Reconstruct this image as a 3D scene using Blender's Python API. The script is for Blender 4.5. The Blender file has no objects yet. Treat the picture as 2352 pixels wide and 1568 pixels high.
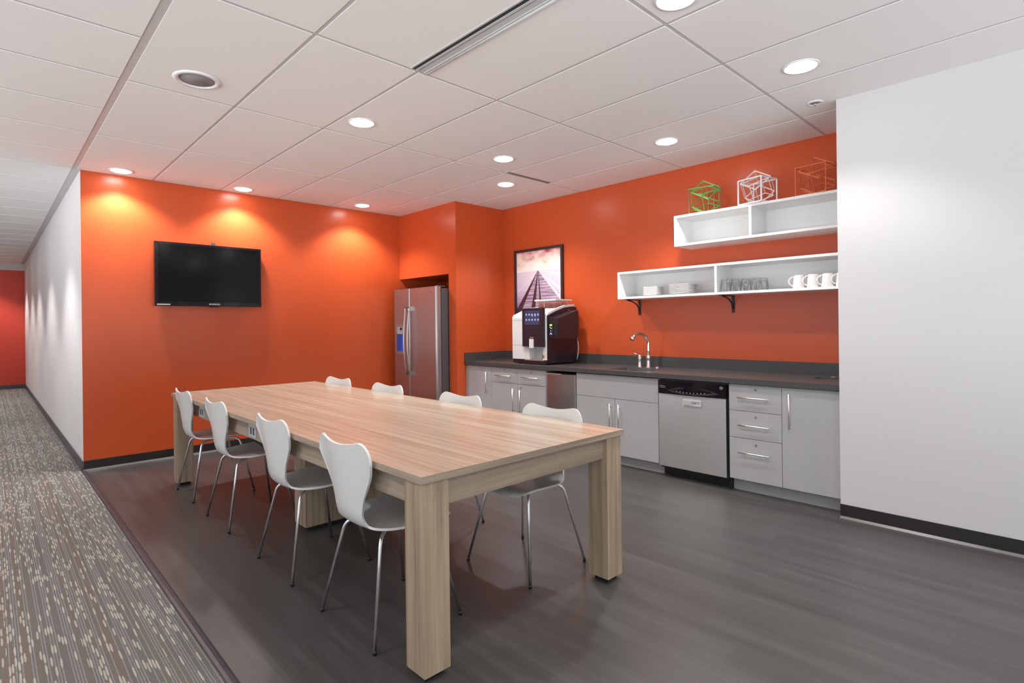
import bpy, bmesh, math, random
from mathutils import Vector, Matrix
random.seed(7)
S = bpy.context.scene
COL = S.collection
PI = math.pi
G = .6096           # ceiling module
H = 2.7436          # ceiling height
XC, YT, YF = .043, 2.454, 12.37    # corridor wall plane, TV wall plane, far wall plane
XR, YP, XK = 3.427, 1.249, 4.204   # pillar face, pillar front, kitchen wall
XW, YW = 3.49, -2.71               # white wall plane and its end
YB, XL = -6.4, -4.6                # back and left of the room

# ------------------------------------------------------------------ materials
def new_mat(name):
    m = bpy.data.materials.new(name); m.use_nodes = True
    nt = m.node_tree; b = nt.nodes['Principled BSDF']
    return m, nt, b
def N(nt, t, **kw):
    n = nt.nodes.new(t)
    for k, v in kw.items(): setattr(n, k, v)
    return n
def L(nt, a, b): nt.links.new(a, b)
def obj_coord(nt, scale=(1, 1, 1), rot=(0, 0, 0)):
    tc = N(nt, 'ShaderNodeTexCoord'); mp = N(nt, 'ShaderNodeMapping')
    mp.inputs['Scale'].default_value = scale; mp.inputs['Rotation'].default_value = rot
    L(nt, tc.outputs['Object'], mp.inputs['Vector']); return mp.outputs['Vector']
def mth(nt, op, a, b=None, c=None):
    n = N(nt, 'ShaderNodeMath', operation=op)
    for i, v in enumerate((a, b, c)):
        if v is None: continue
        if hasattr(v, 'is_linked'): L(nt, v, n.inputs[i])
        else: n.inputs[i].default_value = v
    return n.outputs[0]
def mixc(nt, f, a, b):
    n = N(nt, 'ShaderNodeMix', data_type='RGBA')
    for i, v in ((0, f), (6, a), (7, b)):
        if hasattr(v, 'is_linked'): L(nt, v, n.inputs[i])
        else: n.inputs[i].default_value = v
    return n.outputs[2]
def ramp(nt, f, stops):
    n = N(nt, 'ShaderNodeValToRGB'); e = n.color_ramp.elements
    while len(e) < len(stops): e.new(.5)
    for i, (p, c) in enumerate(stops): e[i].position = p; e[i].color = (*c, 1)
    L(nt, f, n.inputs[0]); return n.outputs[0]
def bump(nt, b, hgt, strength, dist=.002):
    n = N(nt, 'ShaderNodeBump'); n.inputs['Strength'].default_value = strength; n.inputs['Distance'].default_value = dist
    L(nt, hgt, n.inputs['Height']); L(nt, n.outputs[0], b.inputs['Normal'])
def noise(nt, vec, scale, detail=2, rough=.5):
    n = N(nt, 'ShaderNodeTexNoise'); n.inputs['Scale'].default_value = scale
    n.inputs['Detail'].default_value = detail; n.inputs['Roughness'].default_value = rough
    L(nt, vec, n.inputs['Vector']); return n.outputs['Fac']
def simple(name, col, rough=.5, metal=0, spec=.5, var=.03, nscale=40, bmp=0, coat=0, emit=None, es=1, bd=.001):
    m, nt, b = new_mat(name)
    v = obj_coord(nt); f = noise(nt, v, nscale, 3)
    c0 = tuple(max(0, x * (1 - var)) for x in col); c1 = tuple(min(1, x * (1 + var)) for x in col)
    L(nt, ramp(nt, f, [(.3, c0), (.7, c1)]), b.inputs['Base Color'])
    b.inputs['Roughness'].default_value = rough; b.inputs['Metallic'].default_value = metal
    b.inputs['Specular IOR Level'].default_value = spec; b.inputs['Coat Weight'].default_value = coat
    if bmp: bump(nt, b, f, bmp, bd)
    if emit: b.inputs['Emission Color'].default_value = (*emit, 1); b.inputs['Emission Strength'].default_value = es
    return m

ORANGE = (.55, .084, .022)
M = {}
M['orange'] = simple('orange_paint', ORANGE, .29, spec=.42, var=.015, nscale=220, bmp=.25, bd=.0006)
M['red'] = simple('red_paint', (.60, .055, .03), .45, var=.02, nscale=120, bmp=.15)
M['corridor_wall'] = simple('corridor_paint', (.78, .75, .75), .55, var=.008, nscale=160, bmp=.2, bd=.0008)
M['white_wall'] = simple('white_paint', (.60, .595, .592), .55, var=.008, nscale=160, bmp=.25, bd=.0008)
M['tile'] = simple('ceiling_tile', (.87, .845, .83), .9, spec=.15, var=.012, nscale=90, bmp=.12)
M['tee'] = simple('ceiling_tee', (.56, .55, .54), .5, var=.02)
M['plenum'] = simple('plenum_dark', (.03, .03, .03), .9)
M['base'] = simple('black_vinyl_base', (.022, .019, .018), .32, var=.1, nscale=8)
M['basetoe'] = simple('base_toe', (.13, .125, .12), .3, var=.1, nscale=8)  # cove highlight put into the colour as a lighter tone
M['base_grey'] = simple('grey_vinyl_base', (.075, .07, .08), .4, var=.1, nscale=8)
M['chair'] = simple('white_lacquer', (.68, .68, .665), .32, var=.01, spec=.5)
M['chrome'] = simple('chrome', (.80, .80, .81), .12, metal=1, var=.02)
M['chromeleg'] = simple('satin_chrome', (.90, .90, .91), .24, metal=1, var=.02)
M['black'] = simple('black_plastic', (.014, .013, .015), .35, var=.1)
M['blackgloss'] = simple('gloss_black', (.010, .006, .010), .10, var=.1, spec=.3)
M['screen'] = simple('tv_screen', (.0022, .0022, .0022), .12, var=.05, spec=.25)
M['plum'] = simple('black_plum_metal', (.022, .013, .019), .3, var=.06)
M['handle'] = simple('brushed_bar', (.86, .85, .84), .34, metal=1, var=.02)
M['shelf'] = simple('white_melamine', (.88, .88, .87), .38, var=.008)
M['fridgebar'] = simple('satin_fridge_bar', (.56, .53, .52), .3, metal=1, var=.02)
M['china'] = simple('china', (.86, .855, .84), .12, var=.01)
M['mugwhite'] = simple('mug_glaze', (.84, .825, .815), .1, var=.01)
M['bracket'] = simple('wrought_iron', (.018, .012, .013), .45, var=.1)
M['counter'] = simple('dark_quartz', (.066, .065, .064), .30, var=.16, nscale=420, spec=.35)
M['plate_dark'] = simple('panel_plate', (.028, .026, .030), .3)
M['rubber'] = simple('rubber_strip', (.045, .043, .052), .35, var=.25, nscale=14)
M['led'] = simple('led_disc', (1, 1, 1), .5, emit=(1, .99, .98), es=34)
M['trimwhite'] = simple('lamp_trim', (.8, .8, .8), .35)
M['speaker'] = simple('speaker_mesh', (.27, .265, .27), .6, var=.15, nscale=500)
M['slot'] = simple('slot_black', (.03, .035, .038), .5)
M['metalwhite'] = simple('grey_enamel', (.55, .56, .56), .35, var=.03)
M['machine'] = simple('machine_white', (.70, .70, .69), .35, var=.01)
M['baymat'] = simple('bay_grey', (.52, .53, .52), .3)
M['machscreen'] = simple('machine_display', (.02, .02, .035), .12, emit=(.10, .10, .25), es=.35)
M['icon'] = simple('display_icon', (.3, .35, .5), .3, emit=(.28, .36, .66), es=.22)
M['lcdgreen'] = simple('green_display', (.3, .6, .1), .3, emit=(.45, .9, .08), es=1.2)
M['blueled'] = simple('blue_led', (.1, .1, .9), .3, emit=(.15, .12, 1), es=5)
M['whiteled'] = simple('white_led', (.9, .9, .9), .3, emit=(1, 1, 1), es=1)
M['dispblue'] = simple('dispenser_glow', (.01, .03, .2), .25, emit=(.01, .05, .6), es=.45)
M['bean'] = simple('coffee_bean', (.07, .035, .022), .4, var=.4, nscale=30)
M['toe'] = simple('toe_kick', (.40, .40, .40), .45, var=.02)
M['frame'] = simple('dark_frame', (.035, .022, .026), .35)
M['green'] = simple('green_enamel', (.16, .42, .09), .35)
M['wiregreen'] = simple('olive_wire', (.16, .17, .11), .4)
M['whitesc'] = simple('white_enamel', (.82, .80, .80), .3)
M['orangesc'] = simple('orange_enamel', (.72, .16, .05), .35)
M['sidegrey'] = simple('grey_cabinet_steel', (.075, .075, .08), .45, var=.05)
M['grey'] = simple('grey_plastic', (.30, .30, .30), .4)
M['outlet'] = simple('outlet_plate', (.45, .44, .46), .35)
M['pink'] = simple('red_copper', (.35, .1, .07), .4)
M['yellow'] = simple('sticker_orange', (.75, .32, .08), .4)
M['darkgreen'] = simple('sticker_green', (.05, .09, .04), .4)
M['hose'] = simple('white_hose', (.6, .56, .54), .4)
M['winframe'] = simple('window_frame', (.35, .35, .36), .4)  # for the added, unseen windows

def cab_mat():
    m, nt, b = new_mat('light_grey_laminate')
    v = obj_coord(nt, (60, 60, 2.5)); f = noise(nt, v, 2.2, 4, .6)
    L(nt, ramp(nt, f, [(.3, (.395, .395, .397)), (.7, (.422, .422, .424))]), b.inputs['Base Color'])
    b.inputs['Roughness'].default_value = .42; return m
M['cab'] = cab_mat()

def steel(name, col, rough, axis, tint=None):
    m, nt, b = new_mat(name)
    sc = {'z': (180, 180, 1.2), 'y': (180, 1.2, 180)}[axis]
    f = noise(nt, obj_coord(nt, sc), 3, 3, .6)
    L(nt, ramp(nt, f, [(.3, tuple(c * .9 for c in col)), (.7, col)]), b.inputs['Base Color'])
    b.inputs['Metallic'].default_value = 1
    r = mth(nt, 'MULTIPLY_ADD', f, .10, rough - .05); L(nt, r, b.inputs['Roughness'])
    tg = N(nt, 'ShaderNodeTangent', direction_type='RADIAL', axis='Z'); L(nt, tg.outputs[0], b.inputs['Tangent'])
    b.inputs['Anisotropic'].default_value = .8; b.inputs['Anisotropic Rotation'].default_value = .25 if axis == 'y' else 0.0
    return m
M['steel'] = steel('stainless_brushed', (.66, .66, .655), .36, 'y')
M['steel_v'] = steel('stainless_brushed_upright', (.52, .50, .50), .33, 'z')
M['sinksteel'] = simple('sink_steel', (.88, .88, .89), .38, metal=1)

def wood(name, axis, cols, scale=1.0, rough=.4, spec=.5):
    """grain running along axis"""
    m, nt, b = new_mat(name)
    st = {'x': (1.3, 44, 44), 'y': (44, 1.3, 44), 'z': (44, 44, 1.3)}[axis]
    st2 = {'x': (.4, 14, 14), 'y': (14, .4, 14), 'z': (14, 14, .4)}[axis]
    st3 = {'x': (4, 190, 190), 'y': (190, 4, 190), 'z': (190, 190, 4)}[axis]
    v = obj_coord(nt, tuple(s * scale for s in st)); v2 = obj_coord(nt, tuple(s * scale for s in st2)); v3 = obj_coord(nt, st3)
    f1 = noise(nt, v, 1.0, 4, .55); f2 = noise(nt, v2, 1.3, 3, .5); f3 = noise(nt, v3, 1.0, 2, .5)
    s = mth(nt, 'ADD', mth(nt, 'MULTIPLY', f1, .40), mth(nt, 'ADD', mth(nt, 'MULTIPLY', f2, .42), mth(nt, 'MULTIPLY', f3, .18)))
    L(nt, ramp(nt, s, [(.385, cols[0]), (.5, cols[1]), (.615, cols[2])]), b.inputs['Base Color'])
    b.inputs['Roughness'].default_value = rough; b.inputs['Specular IOR Level'].default_value = spec
    bump(nt, b, f3, .12, .0006)
    return m
M['oak_top'] = wood('oak_laminate_top', 'y', [(.335, .255, .18), (.395, .318, .238), (.455, .392, .31)], rough=.24)
M['oak_z'] = wood('oak_laminate_upright', 'z', [(.20, .145, .10), (.34, .255, .175), (.43, .33, .23)], rough=.45)
M['oak_x'] = wood('oak_laminate_cross', 'x', [(.22, .165, .12), (.31, .24, .175), (.37, .295, .22)], rough=.45)
M['oak_y'] = wood('oak_laminate_long', 'y', [(.24, .19, .14), (.33, .265, .20), (.40, .325, .25)], rough=.45)

def floor_mat():
    m, nt, b = new_mat('dark_vinyl_plank')
    tc = N(nt, 'ShaderNodeTexCoord'); mp = N(nt, 'ShaderNodeMapping'); mp.inputs['Rotation'].default_value = (0, 0, PI / 2)
    L(nt, tc.outputs['Object'], mp.inputs['Vector'])
    br = N(nt, 'ShaderNodeTexBrick'); br.offset = .37; br.offset_frequency = 2
    br.inputs['Scale'].default_value = 1; br.inputs['Brick Width'].default_value = .92; br.inputs['Row Height'].default_value = .152
    br.inputs['Mortar Size'].default_value = .0009; br.inputs['Mortar Smooth'].default_value = .2; br.inputs['Bias'].default_value = 0
    br.inputs['Color1'].default_value = (.0, 0, 0, 1); br.inputs['Color2'].default_value = (1, 1, 1, 1); br.inputs['Mortar'].default_value = (.5, .5, .5, 1)
    L(nt, mp.outputs[0], br.inputs['Vector'])
    v = obj_coord(nt, (210, 2.6, 1)); f = noise(nt, v, 1, 4, .65)
    v2 = obj_coord(nt, (14, .5, 1)); f2 = noise(nt, v2, 1, 3, .5)
    s = mth(nt, 'ADD', mth(nt, 'MULTIPLY', f, .45), mth(nt, 'MULTIPLY', f2, .35))
    s = mth(nt, 'ADD', s, mth(nt, 'MULTIPLY', br.outputs['Color'], .07))
    c = ramp(nt, s, [(.26, (.031, .029, .028)), (.43, (.054, .051, .049)), (.6, (.084, .081, .078))])
    c = mixc(nt, mth(nt, 'MULTIPLY', br.outputs['Fac'], .14), c, (.22, .21, .20, 1))
    L(nt, c, b.inputs['Base Color'])
    L(nt, mth(nt, 'MULTIPLY_ADD', f, .12, .30), b.inputs['Roughness'])
    b.inputs['Specular IOR Level'].default_value = .55
    bump(nt, b, f, .18, .0008)
    return m
M['floor'] = floor_mat()

def carpet_mat():
    m, nt, b = new_mat('carpet_loops')
    tc = N(nt, 'ShaderNodeTexCoord'); sp = N(nt, 'ShaderNodeSeparateXYZ'); L(nt, tc.outputs['Object'], sp.inputs[0])
    wob = noise(nt, obj_coord(nt, (30, 30, 1)), 1, 2)
    X = mth(nt, 'ADD', sp.outputs[0], mth(nt, 'MULTIPLY', wob, .003)); Y = sp.outputs[1]
    W = .0092
    u = mth(nt, 'DIVIDE', X, W); col = mth(nt, 'FLOOR', u); fu = mth(nt, 'FRACT', u)
    wn = N(nt, 'ShaderNodeTexWhiteNoise', noise_dimensions='1D'); L(nt, col, wn.inputs['W'])
    rc = wn.outputs['Value']
    v = mth(nt, 'ADD', mth(nt, 'DIVIDE', Y, .098), mth(nt, 'MULTIPLY', rc, 7.3)); seg = mth(nt, 'FLOOR', v); fv = mth(nt, 'FRACT', v)
    cb = N(nt, 'ShaderNodeCombineXYZ'); L(nt, col, cb.inputs[0]); L(nt, seg, cb.inputs[1])
    wn2 = N(nt, 'ShaderNodeTexWhiteNoise', noise_dimensions='2D'); L(nt, cb.outputs[0], wn2.inputs['Vector'])
    rs = wn2.outputs['Value']
    # bands: a group of columns with many dashes, then a calm one, repeating every .23 m
    band = mth(nt, 'FRACT', mth(nt, 'DIVIDE', X, .115))
    dens = mth(nt, 'MULTIPLY_ADD', mth(nt, 'GREATER_THAN', band, .45), -.22, .42)
    on = mth(nt, 'LESS_THAN', rs, dens)
    cu = mth(nt, 'POWER', mth(nt, 'ABSOLUTE', mth(nt, 'DIVIDE', mth(nt, 'SUBTRACT', fu, .5), .42)), 2.0)
    cv = mth(nt, 'POWER', mth(nt, 'ABSOLUTE', mth(nt, 'DIVIDE', mth(nt, 'SUBTRACT', fv, .5), .44)), 3.0)
    edge = mth(nt, 'MULTIPLY', noise(nt, obj_coord(nt, (1, 1, 1)), 420, 2, .8), 1.1)
    dash = mth(nt, 'MULTIPLY', on, mth(nt, 'LESS_THAN', mth(nt, 'ADD', mth(nt, 'ADD', cu, cv), edge), 1.42))
    # thin continuous light lines on some columns
    line = mth(nt, 'MULTIPLY', mth(nt, 'GREATER_THAN', rc, .48), mth(nt, 'LESS_THAN', mth(nt, 'ADD', mth(nt, 'ABSOLUTE', mth(nt, 'SUBTRACT', fu, .5)), mth(nt, 'MULTIPLY', noise(nt, obj_coord(nt, (1, 1, 1)), 300, 1), .35)), .38))
    grit = noise(nt, obj_coord(nt, (1, 1, 1)), 420, 2, .7)
    brn = mth(nt, 'MULTIPLY', mth(nt, 'LESS_THAN', rc, .26), .5)
    base = ramp(nt, grit, [(.34, (.060, .055, .052)), (.66, (.21, .195, .18))])
    base = mixc(nt, brn, base, ramp(nt, grit, [(.35, (.085, .055, .04)), (.65, (.26, .19, .14))]))
    c = mixc(nt, mth(nt, 'MULTIPLY', line, .7), base, ramp(nt, grit, [(.35, (.14, .135, .135)), (.65, (.38, .36, .35))]))
    c = mixc(nt, mth(nt, 'MULTIPLY', dash, .70), c, ramp(nt, grit, [(.3, (.26, .24, .20)), (.7, (.62, .58, .49))]))
    L(nt, c, b.inputs['Base Color']); b.inputs['Roughness'].default_value = .95; b.inputs['Specular IOR Level'].default_value = .1
    bump(nt, b, mth(nt, 'ADD', grit, mth(nt, 'MULTIPLY', dash, .8)), .5, .004)
    return m
M['carpet'] = carpet_mat()

def glass_mat():
    """thin clear glass: mostly see-through, mirror-like at the rims"""
    m, nt, b = new_mat('clear_glass')
    out = nt.nodes['Material Output']; nt.nodes.remove(b)
    tr = N(nt, 'ShaderNodeBsdfTransparent'); tr.inputs[0].default_value = (.975, .982, .98, 1)
    gl = N(nt, 'ShaderNodeBsdfGlossy'); gl.inputs['Roughness'].default_value = .06; gl.inputs['Color'].default_value = (1, 1, 1, 1)
    bp = N(nt, 'ShaderNodeBump'); bp.inputs['Strength'].default_value = .8; bp.inputs['Distance'].default_value = .002
    vo = N(nt, 'ShaderNodeTexVoronoi'); vo.inputs['Scale'].default_value = 90; L(nt, obj_coord(nt), vo.inputs['Vector']); L(nt, vo.outputs['Distance'], bp.inputs['Height'])
    L(nt, bp.outputs[0], gl.inputs['Normal'])
    fr = N(nt, 'ShaderNodeLayerWeight'); fr.inputs['Blend'].default_value = .35
    mx = N(nt, 'ShaderNodeMixShader'); L(nt, mth(nt, 'MULTIPLY_ADD', fr.outputs['Fresnel'], .55, .03), mx.inputs[0]); L(nt, tr.outputs[0], mx.inputs[1]); L(nt, gl.outputs[0], mx.inputs[2])
    L(nt, mx.outputs[0], out.inputs['Surface'])
    return m
M['glass'] = glass_mat()

# poster colours
def sky_print():
    m, nt, b = new_mat('poster_sky')
    tc = N(nt, 'ShaderNodeTexCoord'); sp = N(nt, 'ShaderNodeSeparateXYZ'); L(nt, tc.outputs['Object'], sp.inputs[0])
    f = noise(nt, obj_coord(nt, (1, 3.0, 5.5)), 1.6, 5, .6)
    z = sp.outputs[2]     # height above the thing's base
    t = mth(nt, 'ADD', mth(nt, 'MULTIPLY_ADD', z, 2.2, -.98), mth(nt, 'MULTIPLY', mth(nt, 'SUBTRACT', f, .5), 1.35))
    c = ramp(nt, t, [(0, (.95, .84, .80)), (.25, (1, .95, .86)), (.45, (1, .82, .68)), (.60, (.88, .50, .48)), (.80, (.50, .10, .16))])
    L(nt, c, b.inputs['Base Color']); b.inputs['Roughness'].default_value = .25; return m
def sea_print():
    m, nt, b = new_mat('poster_sea')
    f = noise(nt, obj_coord(nt, (1, 2, 16)), 2, 3)
    tc = N(nt, 'ShaderNodeTexCoord'); sp = N(nt, 'ShaderNodeSeparateXYZ'); L(nt, tc.outputs['Object'], sp.inputs[0])
    t = mth(nt, 'ADD', mth(nt, 'MULTIPLY', sp.outputs[2], 1.7), mth(nt, 'MULTIPLY', mth(nt, 'SUBTRACT', f, .5), .3))
    L(nt, ramp(nt, t, [(.1, (.24, .16, .30)), (.45, (.62, .52, .66)), (.8, (.78, .66, .74))]), b.inputs['Base Color'])
    b.inputs['Roughness'].default_value = .25; return m
def plank_print():
    m, nt, b = new_mat('poster_planks')
    f = noise(nt, obj_coord(nt, (1, 1.2, 42)), 2, 3)
    L(nt, ramp(nt, f, [(.38, (.15, .09, .15)), (.6, (.60, .48, .60))]), b.inputs['Base Color'])
    b.inputs['Roughness'].default_value = .25; return m
M['p_sky'] = sky_print(); M['p_sea'] = sea_print(); M['p_plank'] = plank_print()
M['p_dark'] = simple('poster_dark', (.07, .03, .045), .25); M['p_rail'] = simple('poster_rail', (.85, .78, .80), .25)

# ------------------------------------------------------------------ mesh helpers
class MB:
    def __init__(s): s.bm = bmesh.new(); s.bev = 0
    def box(s, x0, x1, y0, y1, z0, z1, mi=0):
        vs = [s.bm.verts.new(p) for p in ((x0, y0, z0), (x1, y0, z0), (x1, y1, z0), (x0, y1, z0), (x0, y0, z1), (x1, y0, z1), (x1, y1, z1), (x0, y1, z1))]
        for f in ((0, 3, 2, 1), (4, 5, 6, 7), (0, 1, 5, 4), (1, 2, 6, 5), (2, 3, 7, 6), (3, 0, 4, 7)):
            q = s.bm.faces.new([vs[i] for i in f]); q.material_index = mi
        return s
    def poly(s, pts, mi=0):
        f = s.bm.faces.new([s.bm.verts.new(p) for p in pts]); f.material_index = mi; return s
    def prism(s, pts, axis, a, b, mi=0):
        """pts: 2D outline in the two axes other than `axis`, extruded from a to b"""
        def P(u, v, w): return {'x': (w, u, v), 'y': (u, w, v), 'z': (u, v, w)}[axis]
        A = [s.bm.verts.new(P(u, v, a)) for u, v in pts]; B = [s.bm.verts.new(P(u, v, b)) for u, v in pts]
        n = len(pts); fs = [s.bm.faces.new(A), s.bm.faces.new(B[::-1])]
        for i in range(n): fs.append(s.bm.faces.new((A[i], B[i], B[(i + 1) % n], A[(i + 1) % n])))
        for f in fs: f.material_index = mi
        return s
    def tube(s, pts, r, seg=12, mi=0, caps=True):
        pts = [Vector(p) for p in pts]; n = len(pts)
        rs = r if isinstance(r, (list, tuple)) else [r] * n
        rings = []; up = None
        for i, p in enumerate(pts):
            d = (pts[min(i + 1, n - 1)] - pts[max(i - 1, 0)]).normalized()
            if up is None:
                up = Vector((0, 0, 1)) if abs(d.z) < .9 else Vector((1, 0, 0))
            a = (up - d * up.dot(d)).normalized(); b = d.cross(a); up = a
            rings.append([s.bm.verts.new(p + (a * math.cos(2 * PI * k / seg) + b * math.sin(2 * PI * k / seg)) * rs[i]) for k in range(seg)])
        for i in range(n - 1):
            for k in range(seg):
                f = s.bm.faces.new((rings[i][k], rings[i][(k + 1) % seg], rings[i + 1][(k + 1) % seg], rings[i + 1][k])); f.smooth = True; f.material_index = mi
        if caps:
            for rr in (rings[0][::-1], rings[-1]): s.bm.faces.new(rr).material_index = mi
        return s
    def lathe(s, prof, c=(0, 0, 0), seg=32, mi=0):
        rings = []
        for r, z in prof:
            if r < 1e-6: rings.append([s.bm.verts.new((c[0], c[1], c[2] + z))])
            else: rings.append([s.bm.verts.new((c[0] + r * math.cos(2 * PI * k / seg), c[1] + r * math.sin(2 * PI * k / seg), c[2] + z)) for k in range(seg)])
        for a, b in zip(rings, rings[1:]):
            for k in range(seg):
                k2 = (k + 1) % seg
                if len(a) == 1 and len(b) == 1: continue
                if len(a) == 1: vs = (a[0], b[k2], b[k])
                elif len(b) == 1: vs = (a[k], a[k2], b[0])
                else: vs = (a[k], a[k2], b[k2], b[k])
                f = s.bm.faces.new(vs); f.smooth = True; f.material_index = mi
        return s
    def bar(s, p0, p1, w, t):
        """flat bar of width w, thickness t between two points"""
        p0, p1 = Vector(p0), Vector(p1); d = (p1 - p0).normalized()
        up = Vector((0, 0, 1)) if abs(d.z) < .9 else Vector((1, 0, 0))
        a = (up - d * up.dot(d)).normalized(); b = d.cross(a)
        q = [[s.bm.verts.new(p + a * i * w / 2 + b * j * t / 2) for i, j in ((-1, -1), (1, -1), (1, 1), (-1, 1))] for p in (p0, p1)]
        for k in range(4): s.bm.faces.new((q[0][k], q[0][(k + 1) % 4], q[1][(k + 1) % 4], q[1][k]))
        s.bm.faces.new(q[0][::-1]); s.bm.faces.new(q[1]); return s
    def bevel(s, w, seg=2):
        es = [e for e in s.bm.edges if len(e.link_faces) == 2 and e.calc_face_angle(0) > .6]
        bmesh.ops.bevel(s.bm, geom=es, offset=w, segments=seg, affect='EDGES', profile=.5, clamp_overlap=True); return s

def origin_of(p):
    o = Vector((0, 0, 0))
    while p is not None: o += p.location; p = p.parent
    return o
def build(name, mb, mats, parent=None, loc=None, smooth=False, normals=True):
    """world-coordinate mesh -> object; with a parent the mesh is stored relative to it.
       a top-level mesh gets its origin at loc (default: base centre of the mesh)"""
    bm = mb.bm
    if normals: bmesh.ops.recalc_face_normals(bm, faces=bm.faces)
    if parent is not None: o0 = origin_of(parent); ol = Vector((0, 0, 0))
    else:
        if loc is None:
            xs = [v.co for v in bm.verts]
            loc = ((min(v.x for v in xs) + max(v.x for v in xs)) / 2, (min(v.y for v in xs) + max(v.y for v in xs)) / 2, min(v.z for v in xs))
        o0 = Vector(loc); ol = o0
    for v in bm.verts: v.co -= o0
    me = bpy.data.meshes.new(name); bm.to_mesh(me); bm.free()
    if smooth:
        for p in me.polygons: p.use_smooth = True
    for m in (mats if isinstance(mats, (list, tuple)) else [mats]): me.materials.append(M[m] if isinstance(m, str) else m)
    ob = bpy.data.objects.new(name, me); COL.objects.link(ob); ob.location = ol
    if parent is not None: ob.parent = parent
    return ob
def build_each(name, mb, mats, parent, **kw):
    """every separate piece of the mesh becomes a part of its own"""
    bm = mb.bm; bm.verts.index_update(); seen = set(); out = []
    for v0 in bm.verts:
        if v0 in seen: continue
        st = [v0]; isl = {v0}
        while st:
            v = st.pop()
            for e in v.link_edges:
                o = e.other_vert(v)
                if o not in isl: isl.add(o); st.append(o)
        seen |= isl
        m = MB(); mp = {v: m.bm.verts.new(v.co) for v in isl}
        for f in {f for v in isl for f in v.link_faces}:
            q = m.bm.faces.new([mp[v] for v in f.verts]); q.smooth = f.smooth; q.material_index = f.material_index
        out.append(build(name, m, mats, parent, **kw))
    bm.free(); return out
def tag(o, label=None, cat=None, group=None, kind=None):
    for k, v in (('label', label), ('category', cat), ('group', group), ('kind', kind)):
        if v: o[k] = v
    return o
def thing(name, label, cat, loc, group=None):
    o = bpy.data.objects.new(name, None); COL.objects.link(o); o.location = loc; o.empty_display_size = .1
    return tag(o, label, cat, group)
def struct(name, mb, mat, label=None, parent=None, **kw):
    o = build(name, mb, mat, parent, **kw)
    if parent is None: o['kind'] = 'structure'
    if label: o['label'] = label
    return o
def copy_tree(o, parent=None):
    c = o.copy(); COL.objects.link(c); c.parent = parent
    for ch in list(o.children): copy_tree(ch, c)
    return c
def boxes(*bs):
    m = MB()
    for b in bs: m.box(*b)
    return m
def bbox(*b, w=.002, seg=2): return MB().box(*b).bevel(w, seg)
def text(name, s, size, loc, rot, mat, parent, ext=.0006, sx=1):
    cu = bpy.data.curves.new(name, 'FONT'); cu.body = s; cu.size = size; cu.extrude = ext; cu.align_x = 'CENTER'; cu.align_y = 'CENTER'
    t = bpy.data.objects.new(name + '_tmp', cu); COL.objects.link(t)
    bpy.context.view_layer.update()
    me = bpy.data.meshes.new_from_object(t.evaluated_get(bpy.context.evaluated_depsgraph_get()))
    bpy.data.objects.remove(t); bpy.data.curves.remove(cu)
    R = Matrix.LocRotScale(Vector(loc) - origin_of(parent), rot, Vector((sx, 1, 1)))
    me.transform(R); me.materials.clear(); me.materials.append(M[mat])
    o = bpy.data.objects.new(name, me); COL.objects.link(o); o.parent = parent; return o
from mathutils import Euler
FACE_MX = Euler((PI / 2, 0, -PI / 2))      # text facing -X
FACE_MY = Euler((PI / 2, 0, 0))            # text facing -Y

# ------------------------------------------------------------------ room shell
XE = .055
struct('floor', boxes((XE, XK + .1, YB, YT + .05, -.06, 0)), 'floor', 'dark grey brown wood-look vinyl floor')
struct('floor', boxes((XL, XE, YB, YT, -.06, .002), (XL, XC, YT, YF + .05, -.06, .002)), 'carpet', 'striped grey and beige corridor carpet')
mb = MB()
prof = [(XE - .028, .002), (XE - .024, .008), (XE - .012, .0095), (XE + .004, .006), (XE + .014, .0005)]
mb.prism(prof + [(XE - .028, 0)], 'y', YB, YT - .006)
struct('trim_1', mb, 'rubber', 'dark rubber strip between carpet and vinyl')

struct('wall_front', boxes((XC, XK + .1, YT, YT + .05, 0, H + .1)), 'orange', 'orange wall carrying the television')
struct('wall_corridor', boxes((XC, XC + .06, YT + .05, YF, 0, H + .1)), 'corridor_wall', 'white corridor wall')
# thin return so that the corner reads white on the corridor side
struct('wall_corner', boxes((XC - .0008, XC, YT + .0005, YF, 0, H + .1)), 'corridor_wall', 'white painted corner of the corridor wall')
struct('wall_far', boxes((XL, XC + .1, YF, YF + .1, 0, 2.60)), 'red', 'red wall at the far end of the corridor')
struct('wall_header', boxes((XL, XC + .1, YF - .03, YF + .1, 2.60, H + .1)), 'white_wall', 'white header above the red wall')
struct('wall_right', boxes((XK, XK + .1, YW - .1, YT + .05, 0, H + .1)), 'orange', 'orange kitchen wall')
AE, AZ = 1.392, 1.903
struct('wall_pillar', boxes((XR, XK, YP, AE, 0, H + .1)), 'orange', 'orange pillar beside the refrigerator')
struct('wall_niche', boxes((XR, XK, AE, YT, AZ, H + .1)), 'orange', 'orange bulkhead above the refrigerator niche')
struct('wall_partition', boxes((XW, XK + .6, YB, YW, 0, H + .1)), 'white_wall', 'white wall at the right')
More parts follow.
